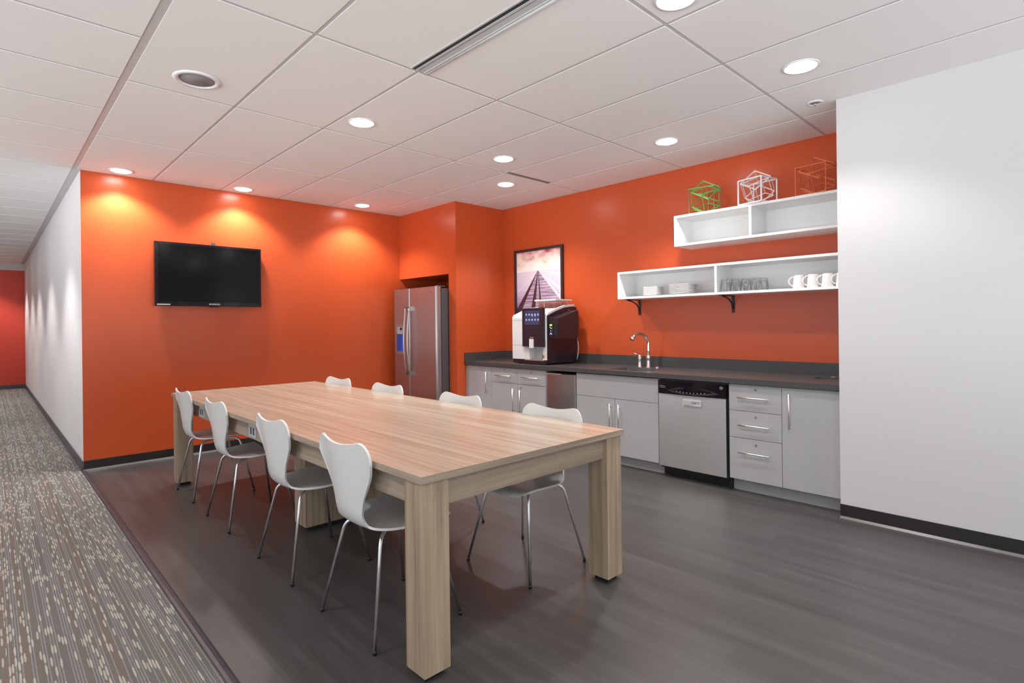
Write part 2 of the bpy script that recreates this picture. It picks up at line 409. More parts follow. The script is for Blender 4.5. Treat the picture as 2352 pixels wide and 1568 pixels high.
# unseen windows, added to brighten the ceiling, in the left and back walls
Z0W, Z1W = .10, 2.64
ADDED_WIN = []
mb = MB(); wy = [YB + .15, -3.6, -.9, 1.8, 4.5]
mb.box(XL - .1, XL, YB, wy[-1], 0, Z0W); mb.box(XL - .1, XL, YB, wy[-1], Z1W, H + .1); mb.box(XL - .1, XL, wy[-1], YF, 0, H + .1); mb.box(XL - .1, XL, YB, wy[0], Z0W, Z1W)
for y in wy[1:-1]: mb.box(XL - .1, XL, y - .05, y + .05, Z0W, Z1W)
struct('wall_left', mb, 'white_wall', 'window wall along the left of the corridor')
for i in range(4): ADDED_WIN.append(('x', XL, wy[i] + (.05 if i else 0), wy[i + 1] - (.05 if i < 3 else 0)))
mb = MB(); XS = 1.1
mb.box(XS, XS + .08, YB - .1, YB, 0, H + .1); mb.box(XW - .08, XK + .7, YB - .1, YB, 0, H + .1); mb.box(XS + .08, XW - .08, YB - .1, YB, 0, Z0W); mb.box(XS + .08, XW - .08, YB - .1, YB, 1.55, H + .1); mb.box(XL, XS, YB - .1, YB, 0, Z0W); mb.box(XL, XS, YB - .1, YB, Z1W, H + .1)
wx = [XL + .1, -1.75, XS]
mb.box(XL, wx[0], YB - .1, YB, Z0W, Z1W); mb.box(wx[1] - .05, wx[1] + .05, YB - .1, YB, Z0W, Z1W)
struct('wall_back', mb, 'white_wall', 'back wall with two tall windows and one low window')
ADDED_WIN.append(('y', YB, wx[0], wx[1] - .05)); ADDED_WIN.append(('y', YB, wx[1] + .05, wx[2])); ADDED_WIN.append(('y', YB, XS + .08, XW - .08))
for i, (ax, c, a, b) in enumerate(ADDED_WIN):
    f = MB(); w = .035; zt_ = 1.55 if i == len(ADDED_WIN) - 1 else Z1W
    def fb(p, q, z0, z1):
        if ax == 'x': f.box(c - .07, c - .02, p, q, z0, z1)
        else: f.box(p, q, c - .07, c - .02, z0, z1)
    fb(a, b, Z0W, Z0W + w); fb(a, b, zt_ - w, zt_); fb(a, a + w, Z0W + w, zt_ - w); fb(b - w, b, Z0W + w, zt_ - w)
    struct('window_%d' % (i + 1), f, 'winframe')  # frames of the windows added for fill light

# baseboards
def base(name, x0, x1, y0, y1, face, mat='base', toe='basetoe', label=None):
    d = .006; t = .011; h = .09
    b = MB(); c = MB()
    if face == '-y': b.box(x0, x1, y0 - d, y0, .012, h); c.prism([(y0 - t - .006, 0), (y0, 0), (y0, .014), (y0 - d, .014)], 'x', x0, x1)
    if face == '-x': b.box(x0 - d, x0, y0, y1, .012, h); c.prism([(x0 - t - .006, 0), (x0, 0), (x0, .014), (x0 - d, .014)], 'y', y0, y1)
    o = struct(name, b, mat, label); build('base_toe', c, toe, o); return o
base('baseboard_front', XC, XR, YT, YT, '-y', label='black vinyl base below the orange wall')
base('baseboard_corridor', XC - .004, 0, YT, YF, '-x', 'base_grey', 'base_grey')
base('baseboard_partition', XW, 0, YB, YW, '-x', label='black vinyl base below the white wall')
b_ = boxes((XL, XC - .004, YF - .006, YF, .002, .09)); struct('baseboard_far', b_, 'base_grey')
base('baseboard_pillar', XR, 0, YP, AE, '-x')

# ceiling: tiles with reveal gaps, tee grid above, plenum slab
gap = .011
xl = [XL + .0] + [i * G for i in range(-2, 7)] + [XK]
tiles = MB()
def tilebox(x0, x1, y0, y1, g0=gap, g1=gap):
    m_ = .0
    tiles.box(x0 + g0, x1 - g1, y0 + gap, y1 - gap, H, H + .016)
rows_main = [YB, -8 * G, -6 * G, -4 * G, -2 * G, 0, 2 * G, YT]
xm = [i * G for i in range(0, 7)] + [XK]
WIDE = .021
VENTS = [(2 * G - .062, 2 * G + .062, -4 * G, -2 * G)]
for a in range(len(xm) - 1):
    for r in range(len(rows_main) - 1):
        y0, y1 = rows_main[r], rows_main[r + 1]
        x0, x1 = xm[a], xm[a + 1]
        g0 = WIDE if a == 0 else gap; g1 = gap
        if (y0, y1) == (-4 * G, -2 * G):                    # linear slot diffuser between two tile columns
            if a == 1: g1 = .062
            if a == 2: g0 = .062
        if a == 5 and abs(y0) < 1e-6:                       # short slot diffuser
            tiles.box(x0 + gap, x1 - gap, y0 + gap, y1 - gap, H, H + .016); continue
        if a == 5 and abs(y1) < 1e-6:
            tiles.box(x0 + gap, x1 - gap, y0 + gap, y1 - .075, H, H + .016); continue
        tiles.box(x0 + g0, x1 - g1, y0 + gap, y1 - gap, H, H + .016)
xc_ = [XL, -6 * G, -4 * G, -2 * G, 0]
yy = YB
y = YB; ys = []
k = math.ceil(YB / G)
ys = [YB] + [j * G for j in range(k + 0, int(YF / G) + 1)] + [YF]
for a in range(len(xc_) - 1):
    for y0, y1 in zip(ys, ys[1:]):
        if y1 - y0 < .05: continue
        tiles.box(xc_[a] + gap, xc_[a + 1] - (WIDE if a == 3 else gap), y0 + gap, y1 - gap, H, H + .016)
co = struct('ceiling', tiles, 'tile', 'white suspended ceiling tiles')
tee = MB()
tee.box(XL, XK + .1, YB, YT + .05, H + .0025, H + .008); tee.box(XL, XC + .02, YT + .05, YF, H + .0025, H + .008)
struct('ceiling', tee, 'tee', 'pale metal grid of the suspended ceiling')
pl = MB(); pl.box(XL, XK + .7, YB, YF, H + .1, H + .16)
struct('ceiling', pl, 'plenum', 'dark slab above the suspended ceiling')

# ------------------------------------------------------------------ ceiling fittings
def lathe_z(prof, c, seg=40): return MB().lathe(prof, c, seg)
ZL = H
def downlight(x, y, label, energy, group='round recessed ceiling lights', half=62, r=.078):
    t = thing('recessed_light', label, 'ceiling light', (x, y, ZL), group)
    build('trim_ring', lathe_z([(r, -.001), (r + .004, -.006), (r + .016, -.0055), (r + .019, .003), (r, .003)], (x, y, ZL)), 'trimwhite', t)
    build('lens', lathe_z([(0, -.017), (r * .5, -.0155), (r * .8, -.011), (r, -.004), (r, 0)], (x, y, ZL)), 'led', t)
    ld = bpy.data.lights.new('downlight_bulb', 'SPOT'); ld.energy = energy; ld.spot_size = math.radians(half * 2); ld.spot_blend = .55
    ld.shadow_soft_size = .055; ld.color = (1, .975, .955)
    lo = bpy.data.objects.new('bulb', ld); COL.objects.link(lo); lo.parent = t; lo.location = (0, 0, -.024)
    return t
EW, EM = 118, 108
downlight(.323, 2.245, 'round recessed ceiling light nearest the white corridor corner, over the orange wall', EW)
downlight(1.386, 2.236, 'round recessed ceiling light just right of and above the television', EW)
downlight(2.718, 2.147, 'round recessed ceiling light in front of the orange wall left of the refrigerator', EW)
downlight(1.371, -.293, 'round recessed ceiling light above the middle of the wooden table', EM)
downlight(2.722, -.333, 'round recessed ceiling light next to the left end of the thin black ceiling slot', EM)
downlight(3.341, .293, 'small looking round recessed ceiling light below the thin black ceiling slot, before the pillar', EM)
downlight(3.388, -1.53, 'round recessed ceiling light in front of the wall shelves', EM)
downlight(2.80, -2.725, 'largest looking round recessed ceiling light, near the white wall at the right', 60)
downlight(1.668, -2.585, 'round recessed ceiling light cut by the top edge of the picture', EM)
for x, y in ((2.8, -5.0), (.9, -5.0), (-1.2, -4.2), (-1.2, -1.0)):  # unseen lamps added for extra fill
    downlight(x, y, 'round recessed ceiling light behind the viewpoint', EM, 'ceiling lights behind the viewpoint')
for y in (3.35, 5.6, 7.8, 9.6):
    downlight(-.80, y, 'round recessed ceiling light along the corridor', 170, 'corridor ceiling lights', 50)
downlight(-.75, 11.6, 'round recessed ceiling light before the red far wall', 170, 'corridor ceiling lights', 55)

t = thing('ceiling_speaker', 'round grey mesh ceiling speaker with white rim, above the left of the television', 'speaker', (.316, -.276, H))
build('rim', lathe_z([(.094, -.002), (.100, -.009), (.118, -.008), (.126, 0), (.094, 0)], (.316, -.276, H), 48), 'trimwhite', t)
build('grille', lathe_z([(0, -.0025), (.094, -.0025), (.094, 0)], (.316, -.276, H), 48), 'speaker', t)

t = thing('air_vent', 'long pale slot diffuser with two black slots in the ceiling, cut by the top edge', 'air vent', (2 * G, -3 * G, H))
xv = 2 * G; y0, y1 = -4 * G + .012, -2 * G - .012
build('frame', boxes((xv - .062, xv - .052, y0, y1, H - .004, H + .004), (xv + .030, xv + .038, y0, y1, H - .005, H + .004), (xv - .026, xv - .012, y0, y1, H - .003, H + .004),
                     (xv - .006, xv + .030, y0, y1, H - .001, H + .004)), 'metalwhite', t)
build('slot', boxes((xv - .052, xv - .026, y0, y1, H + .001, H + .004), (xv - .012, xv - .006, y0, y1, H + .001, H + .004)), 'slot', t)
build('edge_bead', MB().tube([(xv + .050, y0, H), (xv + .050, y1, H)], .010), 'metalwhite', t)

t = thing('air_vent', 'short slot diffuser with one thin black slot, between two lights near the pillar', 'air vent', (5.5 * G, -.045, H))
x0, x1 = 5 * G - .005, 6 * G - .012
build('frame', boxes((x0, x1, -.075, -.052, H - .002, H + .004), (x0, x1, -.036, -.008, H - .002, H + .004)), 'metalwhite', t)
build('slot', boxes((x0 + .01, x1 - .01, -.0535, -.0345, H - .0028, H + .004)), 'slot', t)

t = thing('fire_sprinkler', 'small recessed ceiling sprinkler with white ring beside the white wall corner', 'sprinkler', (3.436, -2.60, H))
build('escutcheon', lathe_z([(.030, .0), (.030, -.003), (.038, -.008), (.048, -.006), (.052, 0)], (3.436, -2.60, H)), 'trimwhite', t)
build('cup', lathe_z([(0, -.001), (.030, -.001), (.030, 0)], (3.436, -2.60, H)), 'grey', t)
build('nozzle', MB().tube([(3.436, -2.60, H), (3.436, -2.60, H - .016)], .005).tube([(3.436, -2.60, H - .016), (3.436, -2.60, H - .018)], .008), 'chrome', t)

# ------------------------------------------------------------------ television
ty = 2.37
t = thing('television', 'flat black wall-mounted television with a thin glossy frame', 'television', (1.10, YT, 1.51))
x0, x1, z0, z1 = .602, 1.604, 1.512, 2.143
bz = .028
fr = MB()
fr.box(x0, x1, ty, ty + .045, z0, z0 + .042); fr.box(x0, x1, ty, ty + .045, z1 - bz * .8, z1)
fr.box(x0, x0 + bz, ty, ty + .045, z0 + .042, z1 - bz * .8); fr.box(x1 - bz * .6, x1, ty, ty + .045, z0 + .042, z1 - bz * .8)
build('bezel', fr, 'blackgloss', t)
build('screen', boxes((x0 + bz, x1 - bz * .6, ty + .006, ty + .04, z0 + .042, z1 - bz * .8)), 'screen', t)
build('rear_housing', bbox(x0 + .12, x1 - .12, ty + .045, ty + .075, z0 + .08, z1 - .1, w=.008), 'black', t)
build('wall_mount', boxes((.86, 1.34, ty + .07, YT, 1.62, 2.0)), 'black', t)
build('antenna_clip', bbox(1.118, 1.150, ty + .01, ty + .035, z1 - .002, z1 + .030, w=.003), 'sidegrey', t)
build('sensor_bump', bbox(1.09, 1.18, ty + .002, ty + .03, z0 - .007, z0, w=.003), 'blackgloss', t)
build('sticker', boxes((x0 + .016, x0 + .13, ty - .0008, ty, z0 + .010, z0 + .021)), 'metalwhite', t)
text('maker_lettering', 'SAMSUNG', .020, (1.133, ty - .0008, z0 + .022), FACE_MY, 'whitesc', t, sx=1.15)

t = tag(build('outlet_box', bbox(2.655, 2.70, YT - .03, YT, .36, .545, w=.003), 'whitesc'), 'small white surface outlet box low on the orange wall behind the farthest right chair', 'outlet')

# ------------------------------------------------------------------ refrigerator
FX, F0, F1, FS, FT = 3.25, 1.412, 2.325, 1.965, 1.752
t = thing('refrigerator', 'tall stainless side-by-side refrigerator in the orange niche', 'refrigerator', (3.6, 1.87, 0))
build('cabinet', boxes((FX + .085, 4.02, F0 + .006, F1 - .006, .06, FT - .02), (FX + .14, 3.95, F0 + .03, F1 - .03, .0, .06)), 'sidegrey', t)
build('hinge_cover', bbox(FX + .045, FX + .15, F0 + .015, F0 + .075, FT - .001, FT + .012, w=.003), 'sidegrey', t)
build('hinge_cover', bbox(FX + .045, FX + .15, F1 - .075, F1 - .015, FT - .001, FT + .012, w=.003), 'sidegrey', t)
build('base_grille', boxes((FX + .06, FX + .085, F0 + .01, F1 - .01, .015, .095)), 'black', t)
def fridge_door(y0, y1, label, hole=None):
    d = MB()
    n = 8; r = .03
    out = [(FX + .075, y0), (FX + .075, y1)]
    prof = [(FX + .072, y1)] + [(FX + r - r * math.sin(a), y1 - r * .5 * (1 - math.cos(a))) for a in [PI / 2 * k / n for k in range(n + 1)]]
    prof2 = [(FX + r - r * math.cos(a), y0 + r * .5 * (1 - math.sin(a))) for a in [PI / 2 * k / n for k in range(n + 1)]] + [(FX + .072, y0)]
    if not hole:
        d.prism(prof + prof2, 'z', .11, FT)
    else:
        hy0, hy1, hz0, hz1 = hole
        d.prism(prof + prof2, 'z', .11, hz0); d.prism(prof + prof2, 'z', hz1, FT)
        a = [p for p in prof if p[1] >= hy1] + [(FX, hy1), (FX + .072, hy1)]
        d.prism(a, 'z', hz0, hz1)
        b = [(FX + .072, hy0), (FX, hy0)] + [p for p in prof2 if p[1] <= hy0]
        d.prism(b, 'z', hz0, hz1)
        d.box(FX + .060, FX + .072, hy0, hy1, hz0, hz1)
    return build('door', d, 'steel_v', t)
fd = fridge_door(F0, FS - .003, 'right')
ff = fridge_door(FS + .003, F1, 'left', (2.112, 2.262, .945, 1.300))
tag(fd, 'wider right-hand stainless door'); tag(ff, 'narrow left-hand stainless door with water dispenser')
dp = build('dispenser_panel', boxes((FX + .004, FX + .060, 2.114, 2.260, 1.185, 1.298)), 'grey', ff)
build('dispenser_display', boxes((FX + .002, FX + .004, 2.15, 2.19, 1.235, 1.268)), 'blackgloss', ff)
build('dispenser_recess', boxes((FX + .052, FX + .060, 2.114, 2.260, .965, 1.185)), 'dispblue', ff)
fr = MB(); w = .008
for b in ((2.104, 2.112, .937, 1.308), (2.262, 2.270, .937, 1.308), (2.112, 2.262, .937, .947), (2.112, 2.262, 1.298, 1.308)):
    fr.box(FX - .004, FX + .002, b[0], b[1], b[2], b[3])
build('dispenser_frame', fr, 'handle', ff)
def fhandle(yc, sgn, par):
    hz0, hz1 = .672, 1.528
    pts = []; n = 22
    for i in range(n + 1):
        u = i / n; z = hz0 + .03 + (hz1 - hz0 - .06) * u
        pts.append((FX - .035 - .030 * math.sin(PI * u), yc, z))
    h = MB().tube(pts, .0115, 12)
    for z in (hz0, hz1 - .055): h.box(FX - .042, FX, yc - .012, yc + .012, z, z + .055)
    return build('handle', h, 'fridgebar', par)
fhandle(FS - .040, -1, fd); fhandle(FS + .040, 1, ff)
bd = MB(); bd.tube([(FX - .004, 1.506, 1.697), (FX, 1.506, 1.697)], .017, 28)
bo = build('badge', bd, 'chrome', fd); build('badge_centre', MB().tube([(FX - .0055, 1.506, 1.697), (FX - .004, 1.506, 1.697)], .011, 24), 'pink', fd)

# ------------------------------------------------------------------ kitchen base units
XF = 3.560; XD = XF + .019; XB = XK - .004; CZ0, CZ = .826, .864
DT = .818; DB = .098; XT = 3.632
def barhandle(par, p0, p1, post=.030, r=.0055):
    p0, p1 = Vector(p0), Vector(p1); d = (p1 - p0); n = d.normalized()
    m = MB().tube([p0, p1], r, 10)
    for q in (p0 + n * .028, p1 - n * .028): m.tube([q, q + Vector((post, 0, 0))], .004, 8)
    return build('handle', m, 'handle', par)
def front(name, par, y0, y1, z0, z1, label=None):
    g = .0016
    o = build(name, bbox(XF, XD, y0 + g, y1 - g, z0 + g, z1 - g, w=.0012, seg=1), 'cab', par)
    if label: o['label'] = label
    return o
def lock(par, y, z):
    build('lock', MB().tube([(XF - .003, y, z), (XF + .001, y, z)], .0085, 16).tube([(XF - .0036, y, z), (XF - .003, y, z)], .003, 10), 'chrome', par)
def carcass(par, y0, y1, toe=True, top=CZ0):
    build('body', boxes((XD + .001, XB, y0, y1, DB, top), (XD + .001, XD + .012, y0, y1, top, CZ0)) if top < CZ0 else boxes((XD + .001, XB, y0, y1, DB, top)), 'cab', par)
    if toe: build('toe_kick', boxes((XT, XT + .02, y0, y1, 0, DB)), 'toe', par)
XH = XF - .030
# A: door beside the pillar
t = thing('base_cabinet', 'light grey base cabinet with one tall door, against the orange pillar', 'cabinet', (3.88, 1.02, 0))
carcass(t, .795, YP - .002)
build('filler_strip', boxes((XF + .002, XD, 1.218, YP - .002, DB, DT)), 'cab', t)
d = front('door', t, .795, 1.216, DB, DT); barhandle(d, (XH, .862, .515), (XH, .862, .758))
# B: two drawers over two doors
t = thing('base_cabinet', 'light grey base cabinet with two small drawers over two doors, left of the ice maker', 'cabinet', (3.88, .38, 0))
carcass(t, -.035, .795)
for y0, y1 in ((.380, .795), (-.035, .380)):
    d = front('drawer', t, y0, y1, .650, DT); yc = (y0 + y1) / 2
    barhandle(d, (XH, yc + .125, .730), (XH, yc - .125, .730)); lock(d, yc, .785)
d = front('door', t, .380, .795, DB, .650); barhandle(d, (XH, .430, .352), (XH, .430, .600))
d = front('door', t, -.035, .380, DB, .650); barhandle(d, (XH, .322, .352), (XH, .322, .590)); lock(d, .322, .612)
# ice maker
t = thing('ice_maker', 'narrow stainless undercounter ice maker between the grey cabinets', 'ice maker', (3.88, -.24, 0))
build('cabinet', boxes((XF + .012, XB, -.428, -.040, .0, .80)), 'black', t)
dd = MB(); n = 16
ys_ = [-.418 + .372 * k / n for k in range(n + 1)]
pf = [(XF - .004 - .012 * math.sin(PI * k / n), ys_[k]) for k in range(n + 1)]
dd.prism([(XF + .012, -.418)] + pf + [(XF + .012, -.046)], 'z', .10, .792)
dr = build('door', dd, 'steel_v', t)
build('handle', bbox(XF - .040, XF - .008, -.262, -.060, .790, .799, w=.002), 'handle', dr)
build('side_rail', boxes((XF - .010, XF + .012, -.428, -.419, .02, .796)), 'handle', t)
build('side_rail', boxes((XF - .010, XF + .012, -.046, -.040, .02, .796)), 'handle', t)
build('base_grille', boxes((XF + .004, XF + .012, -.41, -.055, .02, .095)), 'black', t)
# sink cabinet
t = thing('sink_cabinet', 'light grey sink cabinet with a blank panel over two doors', 'cabinet', (3.88, -.88, 0))
build('body', boxes((XD + .001, XB, -.448, -.433, DB, CZ0), (XD + .001, XB, -1.325, -1.310, DB, CZ0), (XD + .001, XB, -1.310, -.448, DB, DB + .015), (XB - .01, XB, -1.310, -.448, DB, CZ0)), 'cab', t)
build('toe_kick', boxes((XT, XT + .02, -1.330, -.433, 0, DB)), 'toe', t)
front('false_front', t, -1.325, -.433, .606, DT)
d = front('door', t, -.880, -.433, DB, .606); barhandle(d, (XH, -.838, .31), (XH, -.838, .560))
d = front('door', t, -1.325, -.880, DB, .606); barhandle(d, (XH, -.935, .31), (XH, -.935, .560))
# dishwasher
t = thing('dishwasher', 'stainless dishwasher with black control panel and a dirty/clean sign', 'dishwasher', (3.88, -1.63, 0))
W0, W1 = -1.922, -1.334
build('cabinet', boxes((XF + .026, XB, W0, W1, .07, CZ0 - .008), (XT + .01, XB, W0 - .01, W1, .0, .07), (XF + .03, XF + .05, -1.933, W0, .0, CZ0 - .006)), 'black', t)
dm = MB(); zt, zb = .698, .092
dm.box(XF - .012, XF + .024, W0 + .004, W1 - .002, zb, zt)
dm.bevel(.004, 2)
dd = build('door', dm, 'steel', t)
pm = MB(); n = 24
prf = []
for k in range(n + 1):
    u = k / n; prf.append((XF - .014 - .010 * math.sin(PI * u), W0 + .004 + (W1 - W0 - .006) * u))
pm.prism([(XF + .024, W0 + .004)] + prf + [(XF + .024, W1 - .002)], 'z', zt + .001, .806)
cp = build('control_panel', pm, 'blackgloss', dd)
def panx(y):
    u = (y - W0 - .004) / (W1 - W0 - .006); return XF - .014 - .010 * math.sin(PI * min(max(u, 0), 1))
em = MB(); outl = []
yc, hw = -1.645, .222
for k in range(33):
    u = -1 + 2 * k / 32; outl.append((yc + u * hw, .728 - .020 * (1 - u * u)))
for k in range(1, 32):
    u = 1 - 2 * k / 32; outl.append((yc + u * hw, .728 + .040 * (1 - abs(u) ** 2.6)))
v_ = [em.bm.verts.new((panx(a) - .0015, a, b)) for a, b in outl]; em.bm.faces.new(v_)
build('control_plate', em, 'plate_dark', cp, normals=False)
sc_ = MB(); o2 = []
for k in range(17):
    a = PI * k / 16; o2.append((yc - .0 + .075 * math.cos(a), .765 - .030 * math.sin(a)))
v_ = [sc_.bm.verts.new((panx(a) - .0025, a, b)) for a, b in o2]; sc_.bm.faces.new(v_)
build('pocket_handle', sc_, 'blackgloss', cp, normals=False)
bt = MB()
for k in range(9):
    yb = yc + .135 - k * .030
    bt.tube([(panx(yb) - .0025, yb, .726 - .004 * math.sin(PI * k / 8)), (panx(yb) - .001, yb, .726 - .004 * math.sin(PI * k / 8))], .0045, 10)
build_each('button', bt, 'grey', cp)
build_each('vent_strip', boxes((XF - .020, XF - .013, W1 - .065, W1 - .015, .762, .765), (XF - .020, XF - .013, W1 - .070, W1 - .020, .750, .753)), 'handle', cp)
build('badge', MB().tube([(panx(-1.885) - .005, -1.885, .781), (panx(-1.885) + .002, -1.885, .781)], .013, 24), 'chrome', cp)
build('badge_centre', MB().tube([(panx(-1.885) - .0062, -1.885, .781), (panx(-1.885) - .005, -1.885, .781)], .006, 16), 'sidegrey', cp)
ty0, ty1, tz0, tz1 = -1.716, -1.560, .618, .667
s = thing('dishwasher_sign', 'small grey sliding sign reading DIRTY stuck on the dishwasher', 'sign', (XF - .02, (ty0 + ty1) / 2, tz0))
build('plate', bbox(XF - .020, XF - .012, ty0, ty1, tz0, tz1, w=.003), 'metalwhite', s)
build('slider', boxes((XF - .023, XF - .020, -1.634, ty1 - .008, tz0 + .008, tz1 - .008)), 'outlet', s)
text('lettering', 'DIRTY', .026, (XF - .0205, -1.675, (tz0 + tz1) / 2), FACE_MX, 'slot', s, ext=.0004)
# drawers
t = thing('drawer_cabinet', 'light grey base cabinet with three drawers, right of the dishwasher', 'cabinet', (3.88, -2.13, 0))
carcass(t, -2.322, -1.936)
for z0, z1, hz, lz in ((.620, DT, .722, .785), (.415, .620, .514, .580), (DB, .415, .308, .374)):
    d = front('drawer', t, -2.322, -1.936, z0, z1)
    barhandle(d, (XH, -2.015, hz), (XH, -2.243, hz)); lock(d, -2.138, lz)
t = thing('base_cabinet', 'light grey base cabinet with one wide door, against the white wall', 'cabinet', (3.88, -2.51, 0))
carcass(t, YW + .002, -2.322, top=.70)
d = front('door', t, YW + .002, -2.322, DB, DT); barhandle(d, (XH, -2.380, .530), (XH, -2.380, .775))

# worktop with real cut-outs
t = thing('worktop', 'long dark grey quartz worktop with upstand on the base cabinets', 'worktop', (3.86, -.73, CZ0))
XW0 = 3.532
SX0, SX1, SY0, SY1 = 3.612, 3.950, -1.155, -.755
HX0, HX1, HY0, HY1 = 3.895, 4.015, -2.585, -2.425
w = MB(); w.box(XW0, XK - .001, YW + .001, YP - .001, CZ0, CZ); w.bevel(.003, 2)
wo = build('slab', w, 'counter', t)
def cutter(mb):
    me = bpy.data.meshes.new('c'); bmesh.ops.recalc_face_normals(mb.bm, faces=mb.bm.faces); mb.bm.to_mesh(me); mb.bm.free()
    o = bpy.data.objects.new('c', me); COL.objects.link(o); return o
def rrect(x0, x1, y0, y1, r, n=6):
    p = []
    for cx, cy, a0 in ((x1 - r, y1 - r, 0), (x0 + r, y1 - r, 90), (x0 + r, y0 + r, 180), (x1 - r, y0 + r, 270)):
        for k in range(n + 1):
            a = math.radians(a0 + 90 * k / n); p.append((cx + r * math.cos(a), cy + r * math.sin(a)))
    return p
cuts = [cutter(MB().prism(rrect(SX0, SX1, SY0, SY1, .045), 'z', CZ0 - .05, CZ + .05)),
        cutter(MB().prism(rrect(HX0, HX1, HY0, HY1, .03), 'z', CZ0 - .05, CZ + .05)),
        cutter(MB().prism([(3.80 + .075 * math.cos(2 * PI * k / 32), .885 + .075 * math.sin(2 * PI * k / 32)) for k in range(32)], 'z', CZ - .012, CZ + .05))]
for c in cuts:
    md = wo.modifiers.new('b', 'BOOLEAN'); md.object = c; md.operation = 'DIFFERENCE'; md.solver = 'EXACT'
bpy.context.view_layer.update()
me = bpy.data.meshes.new_from_object(wo.evaluated_get(bpy.context.evaluated_depsgraph_get()))
wo.modifiers.clear(); wo.data = me
for c in cuts: bpy.data.objects.remove(c)
build('backsplash', bbox(XK - .020, XK - .001, YW + .001, YP - .001, CZ, .962, w=.0015, seg=1), 'counter', t)
build('backsplash', bbox(XW0 + .002, XK - .020, YP - .020, YP - .001, CZ, .962, w=.0015, seg=1), 'counter', t)
tag(build('grommet', MB().lathe([(0, 0), (.06, 0), (.066, .006), (.073, .007), (.073, -.002)], (3.80, .885, CZ - .010), 40), 'sidegrey'), 'flat dark round cable grommet in the worktop near the pillar', 'grommet')

# sink bowl (undermount)
t = thing('sink', 'stainless undermount sink bowl in the dark worktop', 'sink', ((SX0 + SX1) / 2, (SY0 + SY1) / 2, CZ0 - .19))
b = MB(); lv = []
for z, ins, r in ((CZ0 - .001, -.012, .05), (CZ0 - .001, .0, .045), (CZ0 - .16, .008, .05), (CZ0 - .185, .03, .05), (CZ0 - .19, .12, .04)):
    lv.append([b.bm.verts.new((x, y, z)) for x, y in rrect(SX0 + ins, SX1 - ins, SY0 + ins, SY1 - ins, r)])
for A, B in zip(lv, lv[1:]):
    for k in range(len(A)):
        f = b.bm.faces.new((A[k], A[(k + 1) % len(A)], B[(k + 1) % len(A)], B[k])); f.smooth = True
b.bm.faces.new(lv[-1])
build('bowl', b, 'sinksteel', t)
build('drain', MB().lathe([(0, .001), (.03, .001), (.042, .004), (.045, .0)], ((SX0 + SX1) / 2, (SY0 + SY1) / 2, CZ0 - .19), 28), 'chrome', t)
# trash slot
t = thing('waste_chute', 'rectangular steel-rimmed waste opening in the worktop beside the white wall', 'waste opening', ((HX0 + HX1) / 2, (HY0 + HY1) / 2, CZ0 - .1))
b = MB(); A = [b.bm.verts.new((x, y, CZ - .002)) for x, y in rrect(HX0 + .0005, HX1 - .0005, HY0 + .0005, HY1 - .0005, .03)]; B = [b.bm.verts.new((x, y, CZ0 - .1)) for x, y in rrect(HX0 + .001, HX1 - .001, HY0 + .001, HY1 - .001, .03)]
for k in range(len(A)): b.bm.faces.new((A[k], A[(k + 1) % len(A)], B[(k + 1) % len(A)], B[k]))
b.bm.faces.new(B)
build('liner', b, 'sidegrey', t)
tag(build('deck_cap', MB().lathe([(0, .006), (.015, .005), (.021, 0)], (4.105, -2.50, CZ), 28), 'steel'), 'low steel cap on the worktop behind the waste opening', 'deck cap')

# faucet
t = thing('faucet', 'chrome gooseneck faucet behind the sink', 'faucet', (4.062, -.918, CZ))
fx, fy = 4.062, -.918
build('base', MB().lathe([(.026, 0), (.026, .004), (.0215, .008), (.021, .075), (.0235, .088), (.022, .112), (.0165, .122), (0, .122)], (fx, fy, CZ), 28), 'chrome', t)
R_ = .098; top = CZ + .225; pts = [(fx, fy, CZ + .11), (fx, fy, CZ + .16)]
dx, dy = -.93, .37
for k in range(0, 17):
    a = PI * .86 * k / 16; d_ = R_ * (1 - math.cos(a)); pts.append((fx + dx * d_, fy + dy * d_, top + R_ * math.sin(a)))
rr = [.0135] * 12 + [.0135 + .0075 * (k / (len(pts) - 13)) for k in range(len(pts) - 12)]
# curve reaches forward over the bowl
build('spout', MB().tube(pts, rr, 16), 'chrome', t)
t = thing('faucet_lever', 'chrome single lever valve standing left of the gooseneck faucet', 'faucet handle', (4.062, -.820, CZ))
build('body', MB().lathe([(.024, 0), (.024, .004), (.0205, .008), (.0205, .072), (.0225, .076), (.0225, .082), (.0205, .086), (.0205, .105), (.014, .120), (0, .124)], (4.062, -.820, CZ), 28), 'chrome', t)
build('lever', MB().tube([(4.062, -.820, CZ + .110), (4.035, -.803, CZ + .124), (4.005, -.785, CZ + .138)], [.013, .009, .0055], 12), 'chrome', t)
tag(build('sink_hole_cap', MB().lathe([(0, .017), (.008, .015), (.014, .009), (.021, .004), (.023, 0)], (4.03, -1.035, CZ), 24), 'chrome'), 'small chrome cap on the worktop right of the faucet', 'deck cap')

# ------------------------------------------------------------------ coffee machine
CX, CY0, CY1, CB = 3.662, .035, .553, CZ
t = thing('coffee_machine', 'white and black automatic coffee machine with bean hopper on the worktop', 'coffee machine', (3.90, .29, CZ))
cz0 = CB + .050
body = MB()
side = [(CX, cz0), (CX, 1.365), (CX + .018, 1.392), (3.80, 1.436), (3.95, 1.477), (4.10, 1.492), (4.125, 1.485), (4.125, cz0)]
body.prism(side, 'y', .375, CY1)                    # left block
low = [(CX + .002, cz0), (CX + .002, 1.385), (CX + .018, 1.402), (4.10, 1.498), (4.125, 1.490), (4.125, cz0)]
